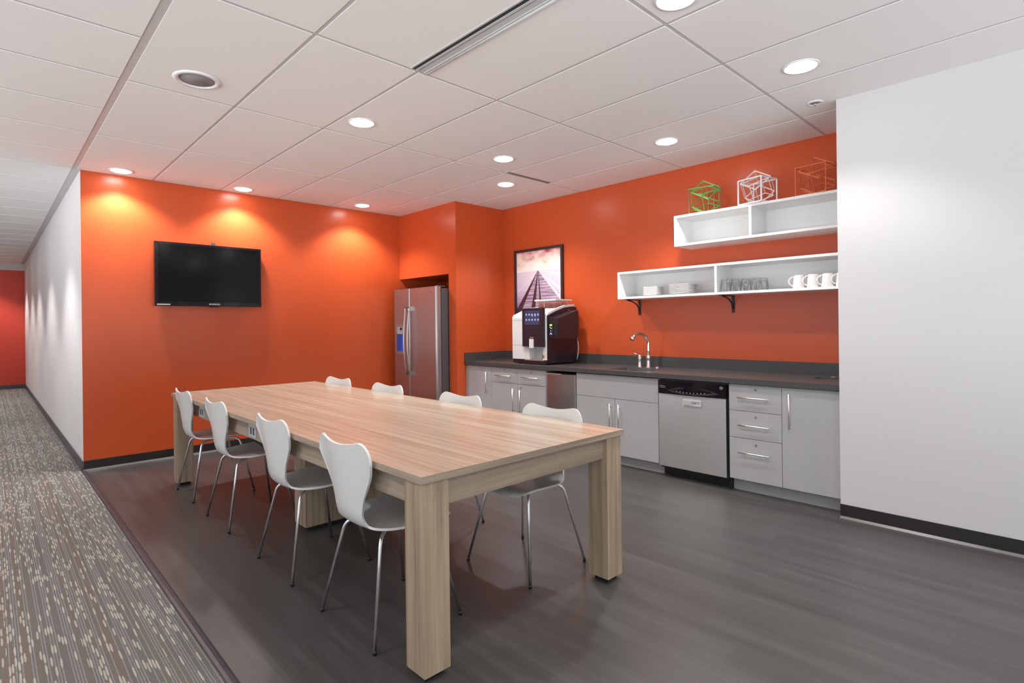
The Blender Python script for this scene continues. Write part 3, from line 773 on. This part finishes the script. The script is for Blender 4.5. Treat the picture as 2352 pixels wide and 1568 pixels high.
# right block with the cup bay cut out of its front
body.prism([(CX, cz0), (CX, 1.365), (CX + .018, 1.396), (3.80, 1.440), (3.95, 1.481), (4.10, 1.496), (4.125, 1.49), (4.125, cz0)], 'y', CY0 + .006, .095)
body.prism([(CX + .115, cz0), (CX + .115, 1.05), (CX, 1.05), (CX, 1.365), (CX + .018, 1.396), (3.80, 1.440), (3.95, 1.481), (4.10, 1.496), (4.125, 1.49), (4.125, cz0)], 'y', .095, .295)
body.prism([(CX, cz0), (CX, 1.365), (CX + .018, 1.396), (3.80, 1.440), (3.95, 1.481), (4.10, 1.496), (4.125, 1.49), (4.125, cz0)], 'y', .295, .375)
body.bevel(.0025, 1)
hs = build('housing', body, 'machine', t)
build_each('seam_line', boxes((CX - .0006, CX + .002, .300, CY1 - .002, 1.062, 1.066), (CX - .0006, CX + .002, .375, CY1 - .002, 1.330, 1.334)), 'grey', hs)
build('cup_bay_lining', boxes((CX + .100, CX + .114, .097, .293, cz0, 1.048)), 'baymat', hs)
build('side_cover', MB().prism([(CX + .004, CB + .012), (CX + .004, 1.380), (3.80, 1.428), (3.95, 1.469), (4.09, 1.482), (4.135, 1.470), (4.135, CB + .012)], 'y', CY0 - .010, CY0 + .006), 'plum', t)
build('plinth', boxes((CX + .004, 4.12, CY0 + .008, CY1 - .006, CB + .010, cz0), (CX - .028, CX + .004, .035, .345, CB + .006, cz0 - .008)), 'plum', t)
ft = MB()
for a, b in ((CX + .05, .09), (CX + .05, CY1 - .07), (4.05, .09), (4.05, CY1 - .07)): ft.tube([(a, b, CB), (a, b, CB + .011)], .02, 16)
build_each('foot', ft, 'black', t)
build('drip_tray', bbox(CX - .030, CX + .098, .055, .335, cz0 - .008, cz0 + .003, w=.002), 'handle', t)
# front panel
pn = MB(); pn.box(CX - .034, CX - .001, .060, .365, 1.052, 1.462); pn.bevel(.004, 2)
po = build('front_panel', pn, 'plum', t)
build('panel_joint', boxes((CX - .0352, CX - .033, .062, .363, 1.252, 1.2545)), 'slot', po)
so = build('touch_screen', boxes((CX - .0355, CX - .0338, .110, .325, 1.285, 1.435)), 'machscreen', po)
ic = MB()
for r in range(2):
    for k in range(5):
        y_ = .300 - k * .043; z_ = 1.395 - r * .055; h_ = (.010, .012, .020, .020, .014)[k] if r == 0 else .011
        ic.box(CX - .0362, CX - .0355, y_ - .010, y_ + .010, z_ - h_, z_ + .008)
build_each('drink_icon', ic, 'icon', so)
build('spout', bbox(CX - .046, CX - .034, .196, .252, 1.040, 1.135, w=.003), 'machine', po)
build('logo_plate', boxes((CX - .0355, CX - .034, .200, .252, 1.142, 1.156)), 'pink', po)
build('sticker', boxes((CX - .0008, CX, .066, .086, .930, .965)), 'yellow', hs)
build('sticker', boxes((CX - .0008, CX, .087, .106, .930, .965)), 'darkgreen', hs)
# hopper
hp = MB()
hp.box(3.88, 3.882, .10, .36, 1.46, 1.545); hp.box(4.088, 4.09, .10, .36, 1.494, 1.545); hp.box(3.882, 4.088, .10, .102, 1.47, 1.545); hp.box(3.882, 4.088, .358, .36, 1.47, 1.545)
ho = build('hopper', hp, 'glass', t)
be = MB(); be.prism([(3.885, 1.462), (3.885, 1.488), (4.085, 1.512), (4.085, 1.496)], 'y', .104, .356)
for i in range(320):
    x_ = random.uniform(3.890, 4.08); y_ = random.uniform(.110, .350); z_ = 1.470 + (x_ - 3.88) * .12 + random.uniform(.004, .036)
    d_ = Vector((random.uniform(-1, 1), random.uniform(-1, 1), random.uniform(-.4, .4))).normalized() * .005
    c_ = Vector((x_, y_, z_)); be.tube([c_ - d_, c_ - d_ * .5, c_ + d_ * .5, c_ + d_], [.0015, .0038, .0038, .0015], 6)
bo = build('coffee_beans', be, 'bean', ho); bo['kind'] = 'stuff'
build('hopper_divider', boxes((3.884, 3.89, .270, .282, 1.47, 1.544)), 'machine', ho)
build('lid', bbox(3.845, 4.12, .075, .385, 1.545, 1.560, w=.004), 'machine', t)
build('top_rim', MB().prism([(CX + .02, 1.398), (CX + .02, 1.408), (3.80, 1.451), (3.95, 1.492), (4.11, 1.506), (4.11, 1.494), (3.95, 1.482), (3.80, 1.441)], 'y', CY0 + .002, CY0 + .030), 'machine', t)
# side box with reader
bx = MB(); bx.prism([(3.682, 1.143), (3.682, 1.352), (4.0, 1.436), (4.0, 1.143)], 'y', -.106, CY0 - .010)
so = build('payment_box', bx, 'plum', t)
build('reader', bbox(3.668, 3.682, -.046, .006, 1.165, 1.295, w=.002), 'black', so)
build('reader_display', boxes((3.6665, 3.668, -.030, .002, 1.272, 1.288)), 'lcdgreen', so)
build('reader_light', MB().tube([(3.6665, -.014, 1.196), (3.668, -.014, 1.196)], .007, 12), 'blueled', so)
build_each('reader_mark', boxes((3.6665, 3.668, -.004, .002, 1.256, 1.262), (3.6665, 3.668, -.028, -.008, 1.246, 1.250), (3.6665, 3.668, -.018, -.012, 1.218, 1.224), (3.6665, 3.668, -.004, .003, 1.184, 1.188), (3.6665, 3.668, -.030, -.020, 1.184, 1.188)), 'whiteled', so)
build('reader_housing', bbox(3.672, 3.684, -.100, -.050, 1.17, 1.295, w=.002), 'black', so)
sc_ = MB()
for x_, z_ in ((3.74, .90), (4.03, .885), (3.72, 1.365), (4.0, 1.44)): sc_.tube([(x_, CY0 - .012, z_), (x_, CY0 - .009, z_)], .005, 10)
build_each('screw', sc_, 'chrome', t)
build('supply_hose', MB().tube([(4.142, .03, 1.13), (4.150, .02, 1.08), (4.150, .015, 1.02), (4.146, .02, .96), (4.138, .03, .90), (4.130, .04, .872)], .006, 10), 'hose', t)
build('supply_valve', MB().tube([(4.144, .025, 1.10), (4.144, .025, 1.13)], .009, 12), 'pink', t)
build('power_cord', MB().tube([(4.160, -.02, .872), (4.165, -.01, .90), (4.155, .01, .95)], .003, 8), 'black', t)

# ------------------------------------------------------------------ poster
t = thing('poster', 'framed pink and purple poster of a wooden pier on the orange wall', 'poster', (XK - .02, .648, 1.42))
py0, py1, pz0, pz1, fw = .256, 1.040, 1.42, 2.197, .030
f = MB()
f.box(XK - .030, XK - .001, py0, py1, pz0, pz0 + fw); f.box(XK - .030, XK - .001, py0, py1, pz1 - fw, pz1)
f.box(XK - .030, XK - .001, py0, py0 + fw, pz0 + fw, pz1 - fw); f.box(XK - .030, XK - .001, py1 - fw, py1, pz0 + fw, pz1 - fw)
build('frame', f, 'frame', t)
a0, a1, c0, c1 = py0 + fw, py1 - fw, pz0 + fw, pz1 - fw
def pp(u, v, k): return (XK - .012 - .0004 * k, a1 + (a0 - a1) * u, c0 + (c1 - c0) * v)
pr = MB(); hz = .665
def q(pts, k, mi):
    pr.poly([pp(u, v, k) for u, v in pts], mi)
q([(0, hz), (1, hz), (1, 1), (0, 1)], 0, 0)
q([(0, 0), (1, 0), (1, hz), (0, hz)], 0, 1)
q([(.485, hz), (.505, hz), (1.0, .13), (1.0, 0), (.0, .0), (.0, .03)], 1, 2)
q([(.487, hz), (.490, hz), (.10, .0), (.0, .0), (.0, .04)], 2, 3)
q([(.492, hz), (.496, hz), (.42, 0), (.32, 0)], 2, 3)
q([(.497, hz), (.501, hz), (.58, 0), (.53, 0)], 2, 3)
q([(.503, hz), (.507, hz), (1.0, .20), (1.0, .14)], 3, 4)
q([(.507, hz + .003), (.51, hz + .008), (1.0, .60), (1.0, .56)], 3, 4)
q([(.507, hz + .001), (.51, hz + .003), (1.0, .35), (1.0, .29)], 3, 4)
for u, w_, z0_, z1_ in ((.95, .022, .16, .57), (.72, .014, .40, .605), (.63, .009, .50, .62), (.585, .006, .55, .635)):
    q([(u, z0_), (u + w_, z0_), (u + w_ + .02, z1_), (u + .02, z1_)], 4, 4)
q([(.48, hz - .002), (.483, hz - .004), (.02, .32), (.02, .335)], 3, 4)
q([(.0, hz), (.5, hz + .004), (1.0, hz + .03), (1.0, hz + .02), (.5, hz - .002), (0, hz - .006)], 1, 4)
bmesh.ops.triangulate(pr.bm, faces=pr.bm.faces)
build('print', pr, ['p_sky', 'p_sea', 'p_plank', 'p_dark', 'p_rail'], t, normals=False)
build('backing', boxes((XK - .0105, XK - .001, py0 + .01, py1 - .01, pz0 + .01, pz1 - .01)), 'black', t)

# ------------------------------------------------------------------ wall shelves
def shelf(label, x0, y0, y1, z0, z1, div, loc):
    t = thing('wall_shelf', label, 'shelf', loc, None)
    th = .020; xb = XK - .001
    build('bottom_board', bbox(x0, xb, y0, y1, z0, z0 + th, w=.001, seg=1), 'shelf', t)
    build('top_board', bbox(x0, xb, y0, y1, z1 - th, z1, w=.001, seg=1), 'shelf', t)
    build('back_panel', boxes((xb - .008, xb, y0 + .001, y1 - .001, z0 + th, z1 - th)), 'shelf', t)
    build('end_panel', bbox(x0, xb - .008, y1 - th, y1, z0 + th, z1 - th, w=.001, seg=1), 'shelf', t)
    build('end_panel', bbox(x0, xb - .008, y0, y0 + th, z0 + th, z1 - th, w=.001, seg=1), 'shelf', t)
    build('divider', bbox(x0 + .001, xb - .008, div - th / 2, div + th / 2, z0 + th, z1 - th, w=.001, seg=1), 'shelf', t)
    return t
UX = 3.888
shelf('upper white open box shelf with three geometric cubes on top', UX, YW + .002, -1.303, 1.968, 2.240, -1.975, (4.04, -2.0, 1.968))
LX = 3.892; LZ = 1.524
shelf('lower white open box shelf holding plates, glasses and mugs', LX, YW + .002, -.690, LZ, 1.786, -1.680, (4.04, -1.7, LZ))
ls = LZ + .020
def bracket(y, label):
    t = thing('shelf_bracket', label, 'bracket', (XK - .005, y, 1.37), 'black iron shelf brackets')
    zt_ = LZ; b = MB()
    b.box(XK - .007, XK - .001, y - .013, y + .013, 1.372, zt_ - .002); b.box(LX + .07, XK - .007, y - .013, y + .013, zt_ - .007, zt_ - .0005)
    build('plate', b, 'bracket', t)
    pts = []
    for k in range(13):
        a = PI / 2 * k / 12
        pts.append((XK - .010 - .20 * (1 - math.cos(a)), y, 1.405 + .108 * math.sin(a)))
    build('curved_brace', MB().tube(pts, .006, 10), 'bracket', t)
    c = MB()
    for z_ in (1.385, 1.41, 1.50): c.tube([(XK - .010, y, z_), (XK - .006, y, z_)], .005, 10)
    c.tube([(XK - .21, y, zt_ - .012), (XK - .21, y, zt_ - .003)], .007, 10)
    build_each('screw_head', c, 'bracket', t)
bracket(-.735, 'black curved iron bracket under the left end of the lower shelf, above the faucet')
bracket(-1.690, 'black curved iron bracket under the divider of the lower shelf')

# plates
def plate_mesh(s, name='plate'):
    mb = MB(); n = 24; hs = s / 2
    grid = {}
    def h(u, v):
        r = max(abs(u), abs(v)); c = min(abs(u), abs(v))
        rim = max(0, (r - .62) / .38)
        return .004 + .010 * rim ** 1.2 + .006 * (abs(u * v)) * rim
    for i in range(n + 1):
        for j in range(n + 1):
            u = -1 + 2 * i / n; v = -1 + 2 * j / n
            # soften square corners
            k = 1 - .07 * (abs(u) * abs(v)) ** 4
            grid[i, j] = (u * hs * k, v * hs * k, h(u, v))
    T = {p: mb.bm.verts.new(c) for p, c in grid.items()}
    B = {p: mb.bm.verts.new((c[0] * .97, c[1] * .97, max(0, c[2] - .004))) for p, c in grid.items()}
    for i in range(n):
        for j in range(n):
            f = mb.bm.faces.new((T[i, j], T[i + 1, j], T[i + 1, j + 1], T[i, j + 1])); f.smooth = True
            f = mb.bm.faces.new((B[i, j], B[i, j + 1], B[i + 1, j + 1], B[i + 1, j])); f.smooth = True
    ring = [(i, 0) for i in range(n)] + [(n, j) for j in range(n)] + [(i, n) for i in range(n, 0, -1)] + [(0, j) for j in range(n, 0, -1)]
    for a, b in zip(ring, ring[1:] + ring[:1]):
        f = mb.bm.faces.new((T[a], B[a], B[b], T[b])); f.smooth = True
    return build(name, mb, 'china', None, (0, 0, 0), normals=False)
ORD = ['bottom', 'second', 'third', 'fourth', 'fifth', 'sixth', 'seventh', 'eighth', 'top']
def stack(s, x, y, n, dz, what, grp, r0):
    p0 = plate_mesh(s)
    for i in range(n):
        o = p0 if i == 0 else p0.copy()
        if i: COL.objects.link(o)
        o.location = (x + random.uniform(-.0015, .0015), y + random.uniform(-.0015, .0015), ls + dz * i); o.rotation_euler = (0, 0, r0 + random.uniform(-.03, .03))
        pos = 'lowest' if i == 0 else 'topmost' if i == n - 1 else ORD[i] + ' from the bottom'
        tag(o, '%s square white plate, %s in the %s stack on the lower shelf' % (what, pos, 'left' if what == 'small' else 'right'), 'plate', grp)
stack(.152, 4.00, -1.020, 8, .0098, 'small', 'small square plates in the left stack', .04)
stack(.205, 4.00, -1.330, 7, .0125, 'large', 'large square plates in the right stack', -.03)

# glasses (upside down, thick dimpled base on top) and mugs
def glass():
    g = MB().lathe([(.0385, 0), (.0392, .001), (.036, .06), (.0315, .086), (.0305, .1), (.028, .104), (0, .104), (0, .088), (.026, .086), (.0335, .06), (.0368, .001), (.0385, 0)], (0, 0, 0), 24)
    # vertical facets on the outer wall
    for v in g.bm.verts:
        r = math.hypot(v.co.x, v.co.y)
        if r > .029 and .02 < v.co.z < .103:
            a = math.atan2(v.co.y, v.co.x); k = 1 + .018 * math.cos(12 * a); v.co.x *= k; v.co.y *= k
    return build('drinking_glass', g, 'glass', None, (0, 0, 0))
g0 = glass()
gl = [(3.945, -1.738, 'front row, first from the divider'), (3.945, -1.825, 'front row, second from the divider'), (3.945, -1.912, 'front row, third from the divider'), (3.945, -1.999, 'front row, fourth and nearest the mugs'),
      (4.045, -1.755, 'back row, first from the divider'), (4.045, -1.842, 'back row, second from the divider'), (4.045, -1.929, 'back row, third from the divider'), (4.045, -2.016, 'back row, fourth and nearest the mugs')]
for i, (x, y, l) in enumerate(gl):
    o = g0 if i == 0 else g0.copy()
    if i: COL.objects.link(o)
    o.location = (x, y, ls + .0004); tag(o, 'clear upturned drinking glass, ' + l, 'glass', 'upturned glasses on the lower shelf')
def mug():
    t = thing('mug', 'x', 'mug', (0, 0, 0), 'white mugs on the lower shelf')
    m = MB().lathe([(.0445, 0), (.0445, .003), (.036, .092), (.033, .099), (0, .1005), (0, .096), (.031, .094), (.0415, .003), (.0445, 0)], (0, 0, 0), 32)
    build('body', m, 'mugwhite', t)
    pts = []
    for k in range(15):
        a = PI * (k / 14) - PI / 2
        pts.append((0, .036 + .004 * (1 - (k / 14)) + .032 * math.cos(a), .052 + .034 * math.sin(a)))
    build('handle', MB().tube(pts, .0055, 10), 'mugwhite', t)
    return t
m0 = mug()
ml = [(3.945, -2.318, 'front row, leftmost with its whole handle showing'), (3.945, -2.418, 'front row, second from the left'), (3.945, -2.517, 'front row, third from the left'), (3.945, -2.612, 'front row, rightmost and cut by the white wall'),
      (4.050, -2.345, 'back row, leftmost'), (4.050, -2.445, 'back row, second from the left'), (4.050, -2.545, 'back row, third from the left'), (4.050, -2.64, 'back row, rightmost')]
for i, (x, y, l) in enumerate(ml):
    o = m0 if i == 0 else copy_tree(m0)
    o.location = (x, y, ls + .0004); o.rotation_euler = (0, 0, math.radians(28)); tag(o, 'white upturned mug, ' + l, 'mug')

# geometric cubes
def cube_sculpt(label, x, y, rot, s, wmat, imat, wire, bars):
    """(x, y) is the near left foot; outer cube frame plus inner tilted cube frames"""
    z0 = 2.2405
    t = thing('geometric_sculpture', label, 'sculpture', (x, y, z0), 'geometric cubes on the upper shelf')
    R = Matrix.Rotation(math.radians(rot), 3, 'Z')
    ax = R @ Vector((0, -1, 0)); bx_ = R @ Vector((1, 0, 0)); O = Vector((x, y, z0 + wire / 2))
    P = lambda i, j, k: O + ax * s * i + bx_ * s * j + Vector((0, 0, (s - wire) * k))
    m = MB(); tb = MB()
    for i, j in ((0, 0), (1, 0), (0, 1), (1, 1)): m.bar(P(i, j, 0), P(i, j, 1), wire, wire)
    for k, mm in ((0, m), (1, tb)):
        for a, b in (((0, 0), (1, 0)), ((1, 0), (1, 1)), ((1, 1), (0, 1)), ((0, 1), (0, 0))):
            mm.bar(P(*a, k), P(*b, k), wire if k == 0 else max(wire, bars * .8), wire if k == 0 else bars)
    build('outer_frame', m, wmat, t); build('top_frame', tb, imat, t)
    c = P(.5, .5, .5)
    for e, sc_ in (((.62, .62, .35), .78), ((1.15, -.35, 1.0), .74)):
        from mathutils import Euler as E_
        Q = E_(e).to_matrix(); k = MB(); h_ = s * sc_ / 2
        V = lambda a, b, d: c + R @ (Q @ Vector((a * h_, b * h_, d * h_)))
        cs = (-1, 1)
        for a in cs:
            for b in cs:
                k.bar(V(a, b, -1), V(a, b, 1), bars, .003); k.bar(V(a, -1, b), V(a, 1, b), bars, .003); k.bar(V(-1, a, b), V(1, a, b), bars, .003)
        # keep the tilted cubes above the shelf top
        lo = min(v.co.z for v in k.bm.verts)
        if lo < z0 + .001:
            for v in k.bm.verts: v.co.z += z0 + .001 - lo
        build('tilted_cube', k, imat, t)
    return t
cube_sculpt('green metal geometric cube, leftmost on the upper shelf', 3.895, -1.445, 8, .215, 'wiregreen', 'green', .0035, .010)
cube_sculpt('white metal geometric cube in the middle of the upper shelf top', 3.900, -1.878, -12, .205, 'whitesc', 'whitesc', .010, .008)
cube_sculpt('orange metal geometric cube, rightmost on the upper shelf', 3.900, -2.315, -6, .215, 'orangesc', 'orangesc', .005, .009)

# ------------------------------------------------------------------ table
TX0, TX1, TY0, TY1, TZ = .525, 1.762, -2.216, 1.405, .754
t = thing('dining_table', 'long light oak laminate table with thick square legs', 'table', (1.144, -.41, 0))
YS = -.372
for ya_, yb_ in ((TY0, YS - .0008), (YS + .0008, TY1)):
    o = build('tabletop', bbox(TX0, TX1, ya_, yb_, TZ - .027, TZ, w=.0012, seg=1), ['oak_top', 'oak_x', 'oak_y'], t)
    for p in o.data.polygons:                      # edge banding has its own grain direction
        if abs(p.normal.y) > .9: p.material_index = 1
        elif abs(p.normal.x) > .9: p.material_index = 2
e = MB(); LG = .117; in_ = .012
for x0, y0 in ((TX0 + in_, TY0 + in_), (TX1 - in_ - LG, TY0 + in_), (TX0 + in_, TY1 - in_ - LG), (TX1 - in_ - LG, TY1 - in_ - LG)):
    lg = build('leg', bbox(x0, x0 + LG, y0, y0 + LG, .024, TZ - .0275, w=.0012, seg=1), 'oak_z', t)
    build('glide', boxes((x0 + .02, x0 + LG - .02, y0 + .02, y0 + LG - .02, 0, .024)), 'black', lg)
az0, az1 = .622, TZ - .0275
xa = TX0 + in_ + LG; ya = TY0 + in_ + LG
build('apron', boxes((xa, TX1 - in_ - LG, TY0 + in_ + .020, TY0 + in_ + .040, az0, az1)), 'oak_x', t)
build('apron', boxes((xa, TX1 - in_ - LG, TY1 - in_ - .040, TY1 - in_ - .020, az0, az1)), 'oak_x', t)
AX = TX0 + .042
for ax0, ax1 in ((AX, AX + .02), (TX1 - .062, TX1 - .042)):
    build('apron', boxes((ax0, ax1, ya, YS - .001, az0, az1)), 'oak_y', t)
    build('apron', boxes((ax0, ax1, YS + .001, TY1 - in_ - LG, az0, az1)), 'oak_y', t)
pd = build('pedestal', bbox(.855, 1.435, -.465, -.300, .030, az1 + .001, w=.0012, seg=1), 'oak_z', t)
build('glide', boxes((.90, 1.39, -.44, -.325, 0, .030)), 'black', pd)
for yc in (.665, -.398):
    o = build('power_outlet', bbox(AX - .005, AX, yc - .062, yc + .062, .634, .712, w=.002), 'outlet', t)
    for d_ in (-.022, .022): build('socket', boxes((AX - .0062, AX - .005, yc + d_ - .010, yc + d_ + .010, .650, .692)), 'slot', o)
pts = []
for k in range(17):
    u = k / 16; pts.append((AX + .045 + .20 * u, .02 - .40 * u, .628 - .135 * math.sin(PI * .60 * u)))
tag(build('power_cable', MB().tube(pts, .0055, 10), 'black'), 'black power cable sagging under the wooden table', 'cable')

# ------------------------------------------------------------------ chairs
def shell_point(s, v):
    """s 0 (front lip) .. 1 (top of back); v -1..1 across"""
    # centre line in x,z
    P = [(.232, .424), (.205, .438), (.15, .444), (.04, .438), (-.06, .433), (-.135, .436), (-.185, .456), (-.211, .500), (-.222, .56), (-.231, .64), (-.241, .72), (-.254, .802)]
    W = [.150, .190, .212, .214, .198, .162, .128, .113, .126, .160, .198, .224]
    C = [.0, .004, .010, .012, .012, .012, .012, .014, .020, .026, .030, .030]   # how much the edges curl
    n = len(P) - 1; f = s * n; i = min(int(f), n - 1); u = f - i
    def cr(a):
        p0, p1, p2, p3 = a[max(i - 1, 0)], a[i], a[i + 1], a[min(i + 2, n)]
        return .5 * (2 * p1 + (p2 - p0) * u + (2 * p0 - 5 * p1 + 4 * p2 - p3) * u * u + (3 * p1 - p0 - 3 * p2 + p3) * u ** 3)
    x = cr([p[0] for p in P]); z = cr([p[1] for p in P]); w = cr(W); c = cr(C)
    e = 1e-3; 
    return x, z, w, c
def make_shell():
    mb = MB(); NS, NV = 64, 32; g = {}; ST = .76; zb = shell_point(ST, 0)[1]; ZT = .822
    for i in range(NS + 1):
        for j in range(NV + 1):
            v = math.sin((-1 + 2 * j / NV) * PI / 2); s = i / NS
            # shape of the top edge (dip in the middle, rounded corners) and of the front lip
            s2 = s
            x, z, w, c = shell_point(s, v)
            if s > ST:
                av = abs(v)
                T = ZT - .020 * (1 - min(1, av / .72) ** 2) ** 1.3
                if av > .70: T -= .080 * (1 - math.sqrt(max(0, 1 - ((av - .70) / .30) ** 2)))
                z = zb + (z - zb) * (T - zb) / (.802 - zb)
            if s < .14:
                q_ = 1 - s / .14; w *= 1 - .10 * q_ ** 2; x -= .025 * abs(v) ** 2.5 * q_
            # curl direction: up for the seat, forward for the back
            t = min(max((s - .42) / .2, 0), 1); t = t * t * (3 - 2 * t)
            k = c * abs(v) ** 2
            g[i, j] = (x + k * t, v * w, z + k * (1 - t))
    V = {p: mb.bm.verts.new(q_) for p, q_ in g.items()}
    for i in range(NS):
        for j in range(NV):
            f = mb.bm.faces.new((V[i, j], V[i + 1, j], V[i + 1, j + 1], V[i, j + 1])); f.smooth = True
    bmesh.ops.recalc_face_normals(mb.bm, faces=mb.bm.faces)
    bmesh.ops.solidify(mb.bm, geom=mb.bm.faces[:], thickness=.010)
    return mb
def make_chair():
    t = thing('dining_chair', 'x', 'chair', (0, 0, 0), 'white dining chairs around the oak table')
    sh = build('shell', make_shell(), 'chair', t, smooth=False)
    for p in sh.data.polygons: p.use_smooth = True
    sh.data.set_sharp_from_angle(angle=math.radians(55))
    for sx in (1, -1):
        for sy in (1, -1):
            a = Vector((sx * .03, sy * .055, .422)); b = Vector((sx * .135, sy * .150, .419)); f = Vector((sx * .215, sy * .232, .012))
            pts = [a]
            k0 = b; d1 = (f - b).normalized(); d0 = (b - a).normalized(); r = .045
            for k in range(9):
                u = k / 8; p = (b - d0 * r) * (1 - u) ** 2 + b * 2 * u * (1 - u) + (b + d1 * r) * u * u; pts.append(p)
            pts.append(f)
            lg = build('leg', MB().tube(pts, .0078, 12), 'chromeleg', t)
            build('foot_cap', MB().tube([f + Vector((0, 0, .006)), f - Vector((0, 0, .012))], .0085, 12), 'black', lg)
    u = MB(); u.box(-.075, .075, -.065, .065, .419, .430); build('mounting_plate', u.bevel(.003), 'black', t)
    return t
c0 = make_chair()
chairs = [(.728, .940, 0, 'white shell chair on the near side of the table, closest to the orange wall'),
          (.722, .105, 0, 'white shell chair on the near side of the table, second from the orange wall'),
          (.722, -.875, 0, 'white shell chair on the near side of the table, third from the orange wall'),
          (.722, -1.676, 0, 'nearest white shell chair, beside the big front table leg'),
          (1.548, .905, 180, 'farthest white shell chair across the table, only its back top showing'),
          (1.548, .055, 180, 'white shell chair across the table in front of the refrigerator'),
          (1.545, -.885, 180, 'white shell chair across the table in front of the two-drawer cabinet'),
          (1.545, -1.722, 180, 'white shell chair across the table nearest the kitchen, legs seen under the table end')]
for i, (x, y, r, l) in enumerate(chairs):
    o = c0 if i == 0 else copy_tree(c0)
    o.location = (x, y, 0); o.rotation_euler = (0, 0, math.radians(r + (0, 0, 0, 0, 3, 2, 1, 1)[i])); tag(o, l)

# ------------------------------------------------------------------ light and camera
w = bpy.data.worlds.new('daylight'); S.world = w; w.use_nodes = True
nt = w.node_tree; bg = nt.nodes['Background']     # dim sky; bright lower half added to light the ceiling
tc = N(nt, 'ShaderNodeTexCoord'); sp = N(nt, 'ShaderNodeSeparateXYZ'); L(nt, tc.outputs['Generated'], sp.inputs[0])
L(nt, ramp(nt, mth(nt, 'MULTIPLY_ADD', sp.outputs[2], .5, .5), [(.0, (.93, .96, 1)), (.44, (.93, .96, 1)), (.50, (.16, .17, .18)), (1, (.12, .13, .15))]), bg.inputs[0])
bg.inputs[1].default_value = 5.6
for i, (ax, c, a, b) in enumerate(ADDED_WIN):  # sampling portals at the added windows
    zt_ = 1.55 if i == len(ADDED_WIN) - 1 else Z1W
    ld = bpy.data.lights.new('window_portal', 'AREA'); ld.shape = 'RECTANGLE'; ld.size = b - a; ld.size_y = zt_ - Z0W; ld.cycles.is_portal = True
    lo = bpy.data.objects.new('window_portal', ld); COL.objects.link(lo)
    if ax == 'x': lo.location = (c - .12, (a + b) / 2, (zt_ + Z0W) / 2); lo.rotation_euler = (PI / 2, 0, -PI / 2)
    else: lo.location = ((a + b) / 2, c - .12, (zt_ + Z0W) / 2); lo.rotation_euler = (PI / 2, 0, 0)

cam = bpy.data.cameras.new('camera'); co_ = bpy.data.objects.new('camera', cam); COL.objects.link(co_)
f, cx, cy, yaw, roll = 1266.806, 1158.857, 744.66, math.radians(-43.256), math.radians(-.6511)
cam.sensor_fit = 'HORIZONTAL'; cam.sensor_width = 36; cam.lens = 36 * f / 2352
cam.shift_x = (1176 - cx) / 2352; cam.shift_y = -(784 - cy) / 2352
cam.clip_start = .02; cam.clip_end = 200
F = Vector((-math.sin(yaw), math.cos(yaw), 0)); R0 = Vector((math.cos(yaw), math.sin(yaw), 0)); U0 = Vector((0, 0, 1))
R_ = R0 * math.cos(roll) + U0 * math.sin(roll); U_ = U0 * math.cos(roll) - R0 * math.sin(roll)
mw = Matrix((R_, U_, -F)).transposed().to_4x4(); mw.translation = Vector((-.5964, -3.8465, 1.2932))
co_.matrix_world = mw
S.camera = co_
S.view_settings.view_transform = 'Standard'; S.view_settings.look = 'None'; S.view_settings.gamma = 1
S.view_settings.use_curve_mapping = False; S.view_settings.exposure = 0.0
